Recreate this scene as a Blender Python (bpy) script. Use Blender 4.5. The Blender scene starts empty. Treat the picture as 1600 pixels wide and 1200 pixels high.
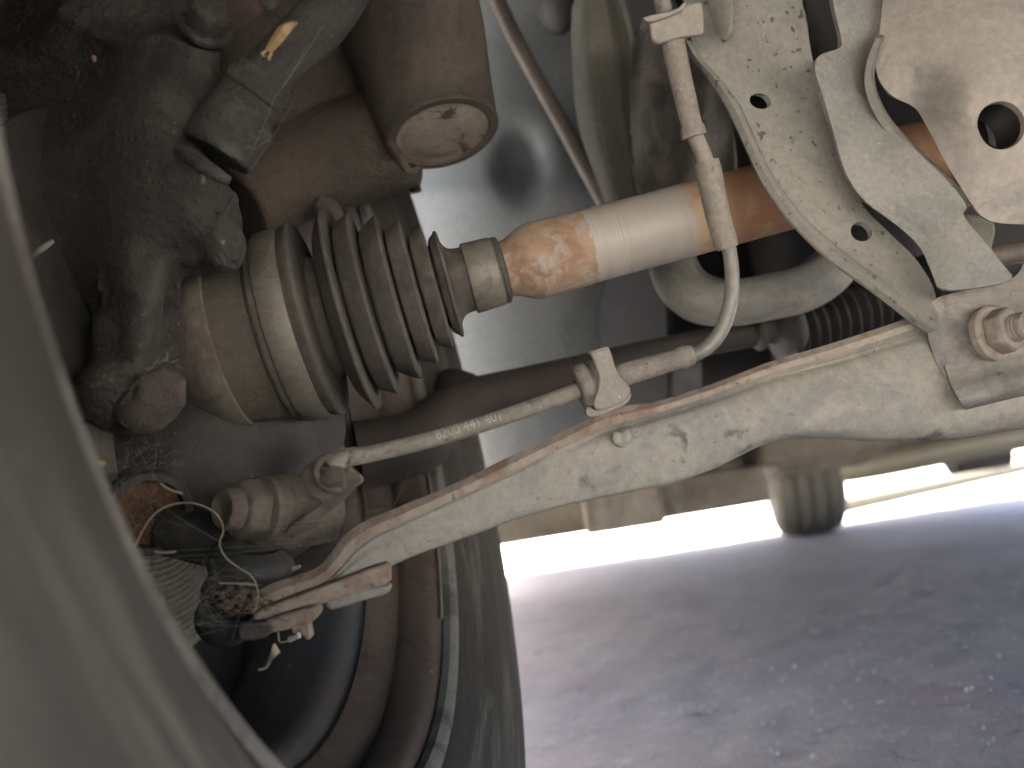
import bpy, bmesh, math, random
import numpy as np
from mathutils import Vector, Matrix, noise
from mathutils.geometry import delaunay_2d_cdt

random.seed(4); np.random.seed(4)
S = bpy.context.scene
COL = S.collection

# ------------------------------------------------------------------ camera
F_PX, CX, CY = 1386.0, 800.0, 600.0
PITCH, ROLL = math.radians(8.3), math.radians(9.1)
CAM = Vector((0, 0, .20))
FWD = Vector((0, math.cos(PITCH), math.sin(PITCH)))
_r0, _u0 = Vector((1, 0, 0)), Vector((0, -math.sin(PITCH), math.cos(PITCH)))
RIGHT = _r0*math.cos(ROLL) - _u0*math.sin(ROLL)
UP = _u0*math.cos(ROLL) + _r0*math.sin(ROLL)
cd = bpy.data.cameras.new('camera'); cam = bpy.data.objects.new('camera', cd); COL.objects.link(cam)
cam.matrix_world = Matrix(((RIGHT.x, UP.x, -FWD.x, CAM.x), (RIGHT.y, UP.y, -FWD.y, CAM.y),
                           (RIGHT.z, UP.z, -FWD.z, CAM.z), (0, 0, 0, 1)))
cd.sensor_width = 36; cd.lens = 36*F_PX/1600
cd.clip_start = .01; cd.clip_end = 1500
cd.dof.use_dof = True; cd.dof.focus_distance = .415; cd.dof.aperture_fstop = cd.lens/4.7
S.camera = cam

# ------------------------------------------------------------------ sky, sun, exposure
SUN_EL, SUN_AZ = math.radians(52), math.radians(-42)      # azimuth from +Y towards +X
w = bpy.data.worlds.new('World'); S.world = w; w.use_nodes = True
nt = w.node_tree; bg = nt.nodes['Background']
sky = nt.nodes.new('ShaderNodeTexSky'); sky.sky_type = 'NISHITA'; sky.sun_disc = False
sky.air_density = .55; sky.dust_density = 4.0; sky.ozone_density = .3; sky.altitude = 200
sky.sun_elevation = SUN_EL; sky.sun_rotation = SUN_AZ
nt.links.new(sky.outputs[0], bg.inputs[0]); bg.inputs[1].default_value = .055
sd = bpy.data.lights.new('sun', 'SUN'); sd.energy = 5.0; sd.angle = math.radians(.53); sd.color = (1, .95, .87)
sun = bpy.data.objects.new('sun', sd); COL.objects.link(sun)
_sdir = Vector((math.sin(SUN_AZ)*math.cos(SUN_EL), math.cos(SUN_AZ)*math.cos(SUN_EL), math.sin(SUN_EL)))
sun.rotation_euler = _sdir.to_track_quat('Z', 'Y').to_euler()
S.view_settings.view_transform = 'Standard'; S.view_settings.look = 'None'
S.view_settings.gamma = 1; S.view_settings.use_curve_mapping = False
S.view_settings.exposure = 4.7
S.render.engine = 'CYCLES'
S.cycles.max_bounces = 8; S.cycles.diffuse_bounces = 5; S.cycles.use_denoising = True

# ------------------------------------------------------------------ helpers: points
def P(x, y, z):
    """point seen at photo position (x, y) at distance z along the view axis, in metres"""
    return CAM + RIGHT*((x-CX)/F_PX*z) - UP*((y-CY)/F_PX*z) + FWD*z
def V(x, y, z):
    """direction given as right, down, forward"""
    return (RIGHT*x - UP*y + FWD*z).normalized()
def mm(px, z): return px*z/F_PX

def catmull(pts, n, closed=False):
    pts = [Vector(p) for p in pts]
    m = len(pts)
    if m == 2 and not closed:
        return [pts[0].lerp(pts[1], i/(n-1)) for i in range(n)]
    seg = m if closed else m-1
    d = [max((pts[(i+1) % m]-pts[i]).length, 1e-7) for i in range(seg)]
    tot = sum(d); cum = [0]
    for q in d: cum.append(cum[-1]+q)
    out = []
    for k in range(n):
        t = tot*k/(n if closed else n-1)
        i = 0
        while i < seg-1 and t > cum[i+1]: i += 1
        u = (t-cum[i])/d[i]
        p1, p2 = pts[i], pts[(i+1) % m]
        if closed: p0, p3 = pts[(i-1) % m], pts[(i+2) % m]; d0, d2 = d[(i-1) % m], d[(i+1) % m]
        else:
            p0 = pts[i-1] if i else p1-(p2-p1); p3 = pts[i+2] if i+2 < m else p2+(p2-p1)
            d0 = d[i-1] if i else d[i]; d2 = d[i+1] if i+2 < m else d[i]
        m1 = ((p1-p0)/d0*d[i]+(p2-p1)*1.0)/2 if True else None
        m2 = ((p2-p1)+(p3-p2)/d2*d[i])/2
        h = u*u*(3-2*u)
        out.append(p1*(2*u**3-3*u*u+1)+m1*(u**3-2*u*u+u)+p2*(-2*u**3+3*u*u)+m2*(u**3-u*u))
    return out

class G:
    """collects verts and faces"""
    def __init__(s): s.v = []; s.f = []; s.a = []
    def add(s, v, f, a=None):
        o = len(s.v); s.v += [Vector(p) for p in v]; s.f += [tuple(i+o for i in q) for q in f]
        s.a += list(a) if a is not None else [0.0]*len(v)
        return s

def frame(d):
    d = Vector(d).normalized()
    t = Vector((0, 0, 1)) if abs(d.z) < .9 else Vector((1, 0, 0))
    x = d.cross(t).normalized(); return x, d.cross(x).normalized(), d

def tube(g, pts, rad, n=14, caps=True, samples=None, flat=None):
    if samples: 
        if isinstance(rad, (list, tuple)):
            r4 = [Vector((r, 0, 0)) for r in rad]
            d = [0]
            for i in range(1, len(pts)): d.append(d[-1]+(Vector(pts[i])-Vector(pts[i-1])).length)
            pts = catmull(pts, samples)
            rad = list(np.interp(np.linspace(0, d[-1], samples), d, rad))
        else: pts = catmull(pts, samples)
    pts = [Vector(p) for p in pts]; m = len(pts)
    if not isinstance(rad, (list, tuple)): rad = [rad]*m
    vs, fs, at = [], [], []
    x, y, d = frame(pts[1]-pts[0]); L = 0
    for i, p in enumerate(pts):
        dd = (pts[min(i+1, m-1)]-pts[max(i-1, 0)]).normalized()
        x = (x-dd*x.dot(dd)).normalized(); y = dd.cross(x)
        if i: L += (p-pts[i-1]).length
        for k in range(n):
            a = 2*math.pi*k/n
            vs.append(p+x*(rad[i]*math.cos(a))+y*(rad[i]*math.sin(a))); at.append(L)
    for i in range(m-1):
        for k in range(n):
            fs.append((i*n+k, i*n+(k+1) % n, (i+1)*n+(k+1) % n, (i+1)*n+k))
    if caps: fs += [tuple(range(n))[::-1], tuple(range((m-1)*n, m*n))]
    return g.add(vs, fs, at)

def lathe(g, origin, axis, prof, n=48, closed=False, caps=(False, False), jit=0):
    """prof: (distance along axis, radius)"""
    x, y, d = frame(axis); vs, fs, at = [], [], []
    origin = Vector(origin)
    for s, r in prof:
        for k in range(n):
            a = 2*math.pi*k/n
            rr = r*(1+(jit*noise.noise(Vector((math.cos(a)*2, math.sin(a)*2, s*60))) if jit else 0))
            vs.append(origin+d*s+x*(rr*math.cos(a))+y*(rr*math.sin(a))); at.append(s)
    m = len(prof)
    for i in range(m if closed else m-1):
        j = (i+1) % m
        for k in range(n):
            fs.append((i*n+k, j*n+k, j*n+(k+1) % n, i*n+(k+1) % n))
    if caps[0]: fs.append(tuple(range(n)))
    if caps[1]: fs.append(tuple(range((m-1)*n, m*n))[::-1])
    return g.add(vs, fs, at)

def smooth_prof(prof, n):
    return [(p.x, p.y) for p in catmull([Vector((a, b, 0)) for a, b in prof], n)]

def solid(g, vs, fs, thick, toward=None):
    """sheet of faces given real thickness, pushed away from the side that is seen"""
    vs = [Vector(v) for v in vs]; nrm = [Vector() for _ in vs]; ec = {}
    for f in fs:
        n = Vector()
        for i in range(len(f)):
            a, b = vs[f[i]], vs[f[(i+1) % len(f)]]; n += a.cross(b)
        c = sum((vs[i] for i in f), Vector())/len(f)
        for i in f: nrm[i] += n
        for i in range(len(f)):
            e = (f[i], f[(i+1) % len(f)]); ec[e] = ec.get(e, 0)+1
    c0 = sum(vs, Vector())/len(vs)
    tot = sum(nrm, Vector())
    flip = tot.dot((toward or CAM)-c0) < 0
    if flip: fs = [tuple(reversed(f)) for f in fs]; nrm = [-n for n in nrm]; ec = {(b, a): k for (a, b), k in ec.items()}
    m = len(vs)
    back = [v-(n.normalized() if n.length > 0 else FWD*-1)*thick for v, n in zip(vs, nrm)]
    out = list(fs)+[tuple(i+m for i in reversed(f)) for f in fs]
    for (a, b) in ec:
        if (b, a) not in ec: out.append((b, a, a+m, b+m))
    return g.add(vs+back, out)

def rails(g, rs, nu=40, sub=1, thick=.003, smooth_across=False):
    cols = [catmull(r, nu) for r in rs]
    if sub > 1:
        new = []
        if smooth_across:
            n = (len(cols)-1)*sub+1
            rows = [catmull([c[i] for c in cols], n) for i in range(nu)]
            cols = [[rows[i][j] for i in range(nu)] for j in range(n)]
        else:
            for j in range(len(cols)-1):
                for k in range(sub): new.append([cols[j][i].lerp(cols[j+1][i], k/sub) for i in range(nu)])
            cols = new+[cols[-1]]
    vs = [p for c in cols for p in c]; fs = []
    for j in range(len(cols)-1):
        for i in range(nu-1):
            fs.append((j*nu+i, j*nu+i+1, (j+1)*nu+i+1, (j+1)*nu+i))
    return solid(g, vs, fs, thick) if thick else g.add(vs, fs)

def tps(ctrl):
    """smooth depth through control points (x, y, depth)"""
    c = np.array(ctrl, float); n = len(c); X = c[:, :2]/400
    def U(r2): return np.where(r2 > 1e-12, r2*np.log(np.maximum(r2, 1e-12)), 0)
    K = U(((X[:, None]-X[None])**2).sum(-1)) + np.eye(n)*1e-6
    A = np.zeros((n+3, n+3)); A[:n, :n] = K; A[:n, n] = 1; A[:n, n+1:] = X; A[n, :n] = 1; A[n+1:, :n] = X.T
    sol = np.linalg.solve(A, np.concatenate([c[:, 2], np.zeros(3)]))
    def z(x, y):
        q = np.array([x, y])/400
        return float((U(((X-q)**2).sum(-1))*sol[:n]).sum()+sol[n]+sol[n+1]*q[0]+sol[n+2]*q[1])
    return z

def chaikin(p, it=2):
    p = [Vector((a, b)) for a, b in p]
    for _ in range(it):
        q = []
        for i in range(len(p)):
            a, b = p[i], p[(i+1) % len(p)]; q += [a.lerp(b, .22), a.lerp(b, .78)]
        p = q
    return p

def inside(pt, poly):
    x, y = pt; c = False; j = len(poly)-1
    for i in range(len(poly)):
        xi, yi = poly[i][0], poly[i][1]; xj, yj = poly[j][0], poly[j][1]
        if (yi > y) != (yj > y) and x < (xj-xi)*(y-yi)/(yj-yi)+xi: c = not c
        j = i
    return c

def ell(x, y, rx, ry, ang=0, n=28):
    a0 = math.radians(ang)
    return [(x+rx*math.cos(t)*math.cos(a0)-ry*math.sin(t)*math.sin(a0), y+rx*math.cos(t)*math.sin(a0)+ry*math.sin(t)*math.cos(a0))
            for t in [2*math.pi*k/n for k in range(n)]]

def relief(g, outline, ctrl, thick=.003, holes=(), step=14, it=2, bump=None):
    """pressed sheet: an outline, holes, and a smooth depth over it"""
    z = tps(ctrl) if isinstance(ctrl, (list, tuple)) else ctrl
    loops = [[tuple(p) for p in chaikin(outline, it)]]+[list(h) for h in holes]
    # resample the outer loop evenly
    L = loops[0]; o = []
    for i in range(len(L)):
        a, b = Vector(L[i]), Vector(L[(i+1) % len(L)]); k = max(1, int((b-a).length/step))
        if (b-a).length < 1.2: continue
        o += [tuple(a.lerp(b, t/k)) for t in range(k)]
    loops[0] = o
    pts, edges = [], []
    for lp in loops:
        s = len(pts); pts += [Vector(p)/1000 for p in lp]
        edges += [(s+i, s+(i+1) % len(lp)) for i in range(len(lp))]
    xs = [p[0] for p in o]; ys = [p[1] for p in o]; nb = len(pts)
    bnd = np.array([[p.x, p.y] for p in pts])*1000
    row = 0; yy = min(ys)
    while yy < max(ys):
        xx = min(xs)+(row % 2)*step/2
        while xx < max(xs):
            if inside((xx, yy), o) and not any(inside((xx, yy), h) for h in loops[1:]):
                if ((bnd-(xx, yy))**2).sum(-1).min() > (step*.55)**2: pts.append(Vector((xx, yy))/1000)
            xx += step
        yy += step*.87; row += 1
    r = delaunay_2d_cdt(pts, edges, [], 0, 1e-7)
    vs2, fs2 = r[0], r[2]
    fs = []
    for f in fs2:
        c = sum((vs2[i] for i in f), Vector((0, 0)))/len(f)*1000
        if inside(c, o) and not any(inside(c, h) for h in loops[1:]): fs.append(tuple(f))
    vs = []
    for p in vs2:
        x, y = p.x*1000, p.y*1000; zz = z(x, y)
        if bump: zz += bump(x, y)
        vs.append(P(x, y, zz))
    used = sorted({i for f in fs for i in f}); mp = {k: i for i, k in enumerate(used)}
    return solid(g, [vs[i] for i in used], [tuple(mp[i] for i in f) for f in fs], thick)

def prism(g, outline, z, thick, it=1, tilt=None):
    """plate of even thickness: outline at depth z (number or function), extruded backwards"""
    L = chaikin(outline, it) if it else [Vector(p) for p in outline]
    zf = z if callable(z) else (lambda x, y: z)
    fr = [P(p.x, p.y, zf(p.x, p.y)) for p in L]
    n = Vector()
    for i in range(len(fr)): n += (fr[i]-fr[0]).cross(fr[(i+1) % len(fr)]-fr[0])
    n.normalize()
    if n.dot(CAM-fr[0]) < 0: n = -n
    bk = [p-n*thick for p in fr]; m = len(fr)
    return g.add(fr+bk, [tuple(range(m)), tuple(range(2*m-1, m-1, -1))]+[(i, i+m, (i+1) % m+m, (i+1) % m) for i in range(m)])

def box(g, c, ax, size):
    x, y, d = ax; vs = []
    for i in (-1, 1):
        for j in (-1, 1):
            for k in (-1, 1): vs.append(Vector(c)+x*(i*size[0]/2)+y*(j*size[1]/2)+d*(k*size[2]/2))
    return g.add(vs, [(0, 1, 3, 2), (4, 6, 7, 5), (0, 4, 5, 1), (2, 3, 7, 6), (0, 2, 6, 4), (1, 5, 7, 3)])

def blob(g, c, r, ax=None, nu=20, nv=12):
    if not isinstance(r, (tuple, list)): r = (r, r, r)
    x, y, d = ax or (RIGHT, UP, FWD); vs, fs = [Vector(c)+d*r[2]], []
    for i in range(1, nv):
        t = math.pi*i/nv
        for k in range(nu):
            a = 2*math.pi*k/nu
            vs.append(Vector(c)+x*(r[0]*math.sin(t)*math.cos(a))+y*(r[1]*math.sin(t)*math.sin(a))+d*(r[2]*math.cos(t)))
    vs.append(Vector(c)-d*r[2]); e = len(vs)-1
    for k in range(nu): fs.append((0, 1+k, 1+(k+1) % nu)); fs.append((e, e-nu+(k+1) % nu, e-nu+k))
    for i in range(nv-2):
        for k in range(nu):
            a = 1+i*nu; fs.append((a+k, a+nu+k, a+nu+(k+1) % nu, a+(k+1) % nu))
    return g.add(vs, fs)

def hexa(g, c, axis, r, h, rot=0, cham=.12):
    x, y, d = frame(axis)
    pr = [(0, 1), (h*.82, 1), (h, 1-cham)]
    vs = []
    for s, k in pr:
        for i in range(6):
            a = rot+i*math.pi/3; vs.append(Vector(c)+d*s+x*(r*k*math.cos(a))+y*(r*k*math.sin(a)))
    fs = [tuple(range(6))[::-1], tuple(range(12, 18))]
    for j in range(2):
        for i in range(6): fs.append((j*6+i, j*6+(i+1) % 6, j*6+6+(i+1) % 6, j*6+6+i))
    return g.add(vs, fs)

# ------------------------------------------------------------------ helpers: objects
def off(o):
    v = Vector()
    while o is not None: v += o.location; o = o.parent
    return v
def thing(name, label, cat, loc, group=None):
    o = bpy.data.objects.new(name, None); COL.objects.link(o); o.location = loc
    o.empty_display_size = .02; o['label'] = label; o['category'] = cat
    if group: o['group'] = group
    return o
def obj(name, g, m, parent=None, smooth=True, angle=38, bevel=0, remesh=0, sm=0, label=None, seg=2):
    me = bpy.data.meshes.new(name); d = off(parent)
    me.from_pydata([tuple(v-d) for v in g.v], [], g.f); me.validate(); me.update()
    bm = bmesh.new(); bm.from_mesh(me); bmesh.ops.recalc_face_normals(bm, faces=bm.faces); bm.to_mesh(me); bm.free()
    if any(g.a) and len(g.a) == len(me.vertices):
        at = me.attributes.new('along', 'FLOAT', 'POINT'); at.data.foreach_set('value', g.a)
    if smooth:
        me.polygons.foreach_set('use_smooth', [True]*len(me.polygons))
        if not remesh: me.set_sharp_from_angle(angle=math.radians(angle))
    me.materials.append(m)
    o = bpy.data.objects.new(name, me); COL.objects.link(o); o.parent = parent
    if remesh:
        r = o.modifiers.new('cast', 'REMESH'); r.mode = 'VOXEL'; r.voxel_size = remesh; r.use_smooth_shade = True
        if sm: s = o.modifiers.new('soften', 'SMOOTH'); s.iterations = sm; s.factor = .5
    if bevel:
        b = o.modifiers.new('bevel', 'BEVEL'); b.width = bevel; b.segments = seg; b.limit_method = 'ANGLE'; b.angle_limit = math.radians(angle)
        b.harden_normals = False
        if smooth: me.polygons.foreach_set('use_smooth', [True]*len(me.polygons))
    if label: o['label'] = label
    return o
def solo(name, g, m, label, cat, **k):
    grp = k.pop('group', None); o = obj(name, g, m, None, **k); o['label'] = label; o['category'] = cat
    if grp: o['group'] = grp
    return o

# ------------------------------------------------------------------ materials
def mat(name, c, patch=None, pscale=35, pthr=(.48, .62), specks=None, sscale=220, sthr=(.66, .72), dust=None, dscale=14, dthr=(.4, .75),
        rough=.75, metal=0, bump=.25, bscale=260, streak=False, chips=None, cscale=22, cthr=(.70, .72), grain=.12, seed=0, spec=.4, bdist=.0012):
    ol = lambda q: q and (q[0]*.522, q[1]*.545, q[2]*.508)
    c, patch, specks, dust, chips = map(ol, (c, patch, specks, dust, chips))
    m = bpy.data.materials.new(name); m.use_nodes = True; t = m.node_tree; N, Lk = t.nodes, t.links
    b = N['Principled BSDF']; b.inputs['Roughness'].default_value = rough; b.inputs['Metallic'].default_value = metal
    b.inputs['Specular IOR Level'].default_value = spec
    tc = N.new('ShaderNodeTexCoord'); mp = N.new('ShaderNodeMapping'); Lk.new(tc.outputs['Object'], mp.inputs[0])
    mp.inputs['Location'].default_value = (seed*1.7, seed*.9, seed*2.3); co = mp.outputs[0]
    if streak:      # rubbed along the direction of rolling: fine across the side wall, long around it
        sa = N.new('ShaderNodeAttribute'); sa.attribute_name = 'ring'
        m1 = N.new('ShaderNodeMapping'); m1.inputs['Scale'].default_value = (.28, .28, .28); Lk.new(tc.outputs['Object'], m1.inputs[0])
        ca_ = N.new('ShaderNodeCombineXYZ'); mu = N.new('ShaderNodeMath'); mu.operation = 'MULTIPLY'; mu.inputs[1].default_value = 2.6; Lk.new(sa.outputs['Fac'], mu.inputs[0]); Lk.new(mu.outputs[0], ca_.inputs[0])
        va = N.new('ShaderNodeVectorMath'); va.operation = 'ADD'; Lk.new(m1.outputs[0], va.inputs[0]); Lk.new(ca_.outputs[0], va.inputs[1]); co = va.outputs[0]
    def nz(scale, detail=5, r=.6, dist=0):
        n = N.new('ShaderNodeTexNoise'); n.inputs['Scale'].default_value = scale; n.inputs['Detail'].default_value = detail
        n.inputs['Roughness'].default_value = r; n.inputs['Distortion'].default_value = dist; Lk.new(co, n.inputs['Vector']); return n.outputs['Fac']
    def rng(s, lo, hi):
        n = N.new('ShaderNodeMapRange'); n.interpolation_type = 'SMOOTHSTEP'; n.inputs[1].default_value = lo; n.inputs[2].default_value = hi
        Lk.new(s, n.inputs[0]); return n.outputs[0]
    def mix(a, bcol, fac, mode='MIX'):
        n = N.new('ShaderNodeMix'); n.data_type = 'RGBA'; n.blend_type = mode
        if isinstance(fac, float): n.inputs[0].default_value = fac
        else: Lk.new(fac, n.inputs[0])
        for k, q in ((6, a), (7, bcol)):
            if isinstance(q, tuple): n.inputs[k].default_value = (*q, 1)
            else: Lk.new(q, n.inputs[k])
        return n.outputs[2]
    col = c
    if dust: col = mix(col, dust, rng(nz(dscale, 6, .65, .6), *dthr))
    if patch: col = mix(col, patch, rng(nz(pscale, 7, .65, .8), *pthr))
    fine = nz(bscale, 6, .7)
    if grain:
        g = N.new('ShaderNodeMapRange'); g.inputs[1].default_value = .25; g.inputs[2].default_value = .75
        g.inputs[3].default_value = 1-grain*2; g.inputs[4].default_value = 1+grain*2
        Lk.new(fine, g.inputs[0])
        cb = N.new('ShaderNodeCombineColor'); [Lk.new(g.outputs[0], cb.inputs[i]) for i in range(3)]
        col = mix(col, cb.outputs[0], 1.0, 'MULTIPLY')
    if specks: col = mix(col, specks, rng(nz(sscale, 3, .5), *sthr))
    if chips: col = mix(col, chips, rng(nz(cscale, 8, .62, .5), *cthr))
    if isinstance(col, tuple): b.inputs['Base Color'].default_value = (*col, 1)
    else: Lk.new(col, b.inputs['Base Color'])
    rr = N.new('ShaderNodeMapRange'); rr.inputs[3].default_value = max(.05, rough-.12); rr.inputs[4].default_value = min(1, rough+.12)
    Lk.new(nz(bscale*.3), rr.inputs[0]); Lk.new(rr.outputs[0], b.inputs['Roughness'])
    if bump:
        bn = N.new('ShaderNodeBump'); bn.inputs['Strength'].default_value = bump; bn.inputs['Distance'].default_value = bdist
        ad = N.new('ShaderNodeMath'); ad.operation = 'MULTIPLY_ADD'; Lk.new(nz(bscale*.25, 4), ad.inputs[0]); ad.inputs[1].default_value = 1.6; Lk.new(fine, ad.inputs[2])
        Lk.new(ad.outputs[0], bn.inputs['Height']); Lk.new(bn.outputs[0], b.inputs['Normal'])
    m['b'] = 1
    return m

M = {}
M['arm'] = mat('dusty_grey_paint', (.36, .34, .295), patch=(.295, .285, .26), pscale=26, dust=(.385, .355, .305), dscale=12, chips=(.13, .13, .125), cscale=34, cthr=(.60, .69), specks=(.17, .15, .13), sscale=420, sthr=(.68, .74), rough=.72, bump=.3)
M['flange'] = mat('reddish_dust_on_steel', (.36, .29, .24), patch=(.29, .20, .155), pscale=50, dust=(.46, .41, .34), dscale=9, specks=(.14, .10, .08), sscale=330, sthr=(.66, .72), rough=.85, bump=.5)
M['sub'] = mat('dusty_subframe_paint', (.26, .255, .225), patch=(.235, .235, .21), pscale=40, dust=(.31, .285, .25), dscale=14, specks=(.095, .075, .055), sscale=230, sthr=(.625, .70), rough=.7, bump=.3)
M['subb'] = mat('grey_primer_subframe', (.265, .265, .24), patch=(.225, .23, .215), pscale=55, dust=(.30, .29, .26), dscale=18, specks=(.42, .41, .38), sscale=420, sthr=(.71, .75), rough=.62, bump=.5, bscale=420)
M['subc'] = mat('pale_stained_subframe', (.34, .31, .275), patch=(.27, .255, .235), pscale=24, dust=(.37, .33, .29), dscale=12, chips=(.16, .145, .14), cscale=26, cthr=(.63, .70), rough=.66, bump=.3)
M['brk'] = mat('dusty_bracket_steel', (.30, .28, .25), patch=(.22, .21, .195), pscale=45, dust=(.40, .35, .29), dscale=16, chips=(.13, .12, .115), cscale=60, cthr=(.64, .68), specks=(.5, .48, .44), sscale=500, sthr=(.72, .76), rough=.7, bump=.5)
M['nut'] = mat('dusty_nut', (.34, .29, .245), patch=(.27, .23, .2), pscale=80, specks=(.46, .42, .37), sscale=300, rough=.75, bump=.4)
M['cast'] = mat('dark_cast_iron', (.060, .058, .050), patch=(.105, .10, .086), pscale=22, dust=(.045, .039, .033), dscale=9, specks=(.26, .24, .2), sscale=300, sthr=(.70, .75), rough=.9, bump=1.0, bscale=300, bdist=.0022)
M['castlow'] = mat('brown_cast_iron', (.085, .07, .058), patch=(.12, .085, .062), pscale=45, dust=(.1, .088, .075), dscale=18, specks=(.24, .17, .11), sscale=160, sthr=(.70, .76), rough=.9, bump=.8, bscale=260)
M['boltbrown'] = mat('dusty_brown_bolt', (.165, .14, .115), patch=(.12, .095, .078), pscale=50, dust=(.20, .17, .14), dscale=20, specks=(.4, .37, .32), sscale=260, sthr=(.71, .76), rough=.85, bump=.6)
M['cal'] = mat('brown_dusty_caliper', (.118, .094, .073), patch=(.075, .069, .055), pscale=14, dust=(.135, .112, .086), dscale=8, rough=.85, bump=.7, bdist=.002)
M['calcap'] = mat('caliper_cap_dust', (.33, .275, .225), patch=(.28, .245, .20), pscale=40, chips=(.06, .065, .045), cscale=46, cthr=(.56, .64), rough=.8, bump=.3)
M['boot'] = mat('dusty_black_rubber', (.098, .090, .077), patch=(.075, .067, .058), pscale=30, dust=(.145, .128, .106), dscale=20, specks=(.05, .045, .04), sscale=300, sthr=(.68, .74), rough=.88, bump=.35)
M['cup'] = mat('rust_stained_joint_cup', (.125, .114, .096), patch=(.16, .122, .09), pscale=42, pthr=(.45, .65), dust=(.175, .15, .118), dscale=16, chips=(.06, .058, .047), cscale=36, cthr=(.58, .66), rough=.75, bump=.35)
M['rim_cup'] = mat('joint_flange_dust', (.18, .16, .13), patch=(.13, .11, .09), pscale=50, rough=.75, bump=.35)
M['clamp'] = mat('dull_steel_clamp', (.24, .225, .19), patch=(.17, .155, .13), pscale=40, specks=(.42, .4, .36), sscale=480, sthr=(.73, .77), rough=.55, metal=.25, bump=.2)
M['cable'] = mat('grey_cable_sheath', (.27, .25, .215), patch=(.19, .175, .152), pscale=70, dust=(.34, .30, .255), dscale=25, chips=(.075, .07, .065), cscale=130, cthr=(.64, .70), specks=(.55, .52, .46), sscale=420, sthr=(.71, .75), rough=.8, bump=.5)
M['hose'] = mat('grey_smooth_hose', (.23, .225, .205), patch=(.17, .17, .165), pscale=40, rough=.42, bump=.15)
M['sleeve'] = mat('dusty_cloth_sleeve', (.30, .27, .235), patch=(.24, .22, .195), pscale=50, chips=(.09, .085, .08), cscale=85, cthr=(.66, .71), specks=(.48, .45, .4), sscale=420, sthr=(.69, .74), rough=.92, bump=.8, bscale=420)
M['clip'] = mat('dusty_clip_plastic', (.34, .31, .27), patch=(.29, .275, .245), pscale=60, specks=(.55, .53, .48), sscale=430, sthr=(.70, .75), rough=.8, bump=.5)
M['tyre'] = mat('dirty_tyre_rubber', (.060, .056, .047), patch=(.165, .152, .128), pscale=18, pthr=(.50, .68), dust=(.085, .072, .06), dscale=7, specks=(.36, .33, .29), sscale=110, sthr=(.73, .78), rough=.85, bump=.4, streak=True)
M['tyreedge'] = mat('worn_rim_flange', (.24, .23, .215), patch=(.15, .14, .125), pscale=20, rough=.85, metal=.0, spec=.15, bump=.2)
M['rim'] = mat('dark_painted_rim', (.13, .12, .118), patch=(.11, .12, .135), pscale=8, dust=(.22, .155, .125), dscale=7, specks=(.30, .29, .28), sscale=150, sthr=(.70, .74), rough=.42, metal=.1, bump=.12, spec=.6)
M['rimb'] = mat('brown_dust_on_rim', (.16, .125, .105), patch=(.11, .083, .07), pscale=14, specks=(.36, .33, .3), sscale=130, sthr=(.73, .77), rough=.5, bump=.2)
M['disc'] = mat('worn_brake_disc', (.22, .215, .19), patch=(.13, .125, .11), pscale=40, dust=(.16, .14, .115), dscale=22, rough=.55, metal=.4, bump=.5)
M['shield'] = mat('dark_dusty_shield', (.052, .052, .047), patch=(.036, .040, .040), pscale=20, dust=(.075, .066, .056), dscale=10, specks=(.18, .2, .19), sscale=110, sthr=(.70, .76), rough=.75, bump=.5)
M['rustdisc'] = mat('brown_rust', (.135, .066, .038), patch=(.09, .048, .03), pscale=40, rough=.9, bump=.4)
M['liner'] = mat('blue_grey_liner_plastic', (.225, .25, .27), patch=(.185, .205, .225), pscale=5, dust=(.25, .255, .25), dscale=4, rough=.5, bump=.1)
M['dark'] = mat('near_black_bay_shade', (.012, .012, .012), patch=(.018, .018, .017), pscale=8, rough=.7, bump=.1)  # near-black colour carries the shade inside gaps and holes
M['under'] = mat('dusty_underseal', (.22, .19, .16), patch=(.30, .27, .23), pscale=6, dust=(.15, .125, .10), dscale=3, rough=.85, bump=.3, bscale=60)
M['plate'] = mat('olive_grey_body_panel', (.17, .165, .135), patch=(.125, .12, .10), pscale=12, dust=(.2, .19, .17), dscale=9, rough=.7, bump=.2)
M['shieldplate'] = mat('stained_heat_shield', (.12, .115, .10), patch=(.07, .068, .06), pscale=24, dust=(.17, .15, .125), dscale=16, rough=.75, bump=.4)
M['pipe'] = mat('brown_brake_pipe', (.17, .14, .115), patch=(.13, .11, .095), pscale=20, rough=.6, bump=.2)
M['arb'] = mat('grey_bar_paint', (.36, .355, .32), patch=(.42, .38, .33), pscale=25, dust=(.14, .165, .165), dscale=11, chips=(.05, .05, .05), cscale=45, cthr=(.68, .72), rough=.65, bump=.3)
M['bar'] = mat('dark_brown_rod', (.07, .058, .05), patch=(.05, .044, .04), pscale=18, rough=.8, bump=.3)
M['bellow'] = mat('black_bellows', (.03, .031, .03), rough=.7, bump=.2, patch=(.04, .04, .038))
M['white'] = mat('faded_white_print', (.46, .44, .40), rough=.8, bump=0, grain=.2, patch=(.40, .38, .34), pscale=500)
M['leaf'] = mat('dry_leaf', (.50, .34, .17), patch=(.38, .24, .11), pscale=120, rough=.8, bump=.2)
M['straw'] = mat('pale_straw', (.42, .37, .26), rough=.7, bump=.1)
M['web'] = mat('cobweb_silk', (.30, .29, .265), rough=.8, bump=0, grain=0)
M['debris'] = mat('dry_debris', (.20, .145, .098), patch=(.085, .065, .05), pscale=200, rough=.95, bump=.3)
M['exh'] = mat('pale_exhaust', (.42, .39, .31), rough=.5, metal=.3, bump=.1)

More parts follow.
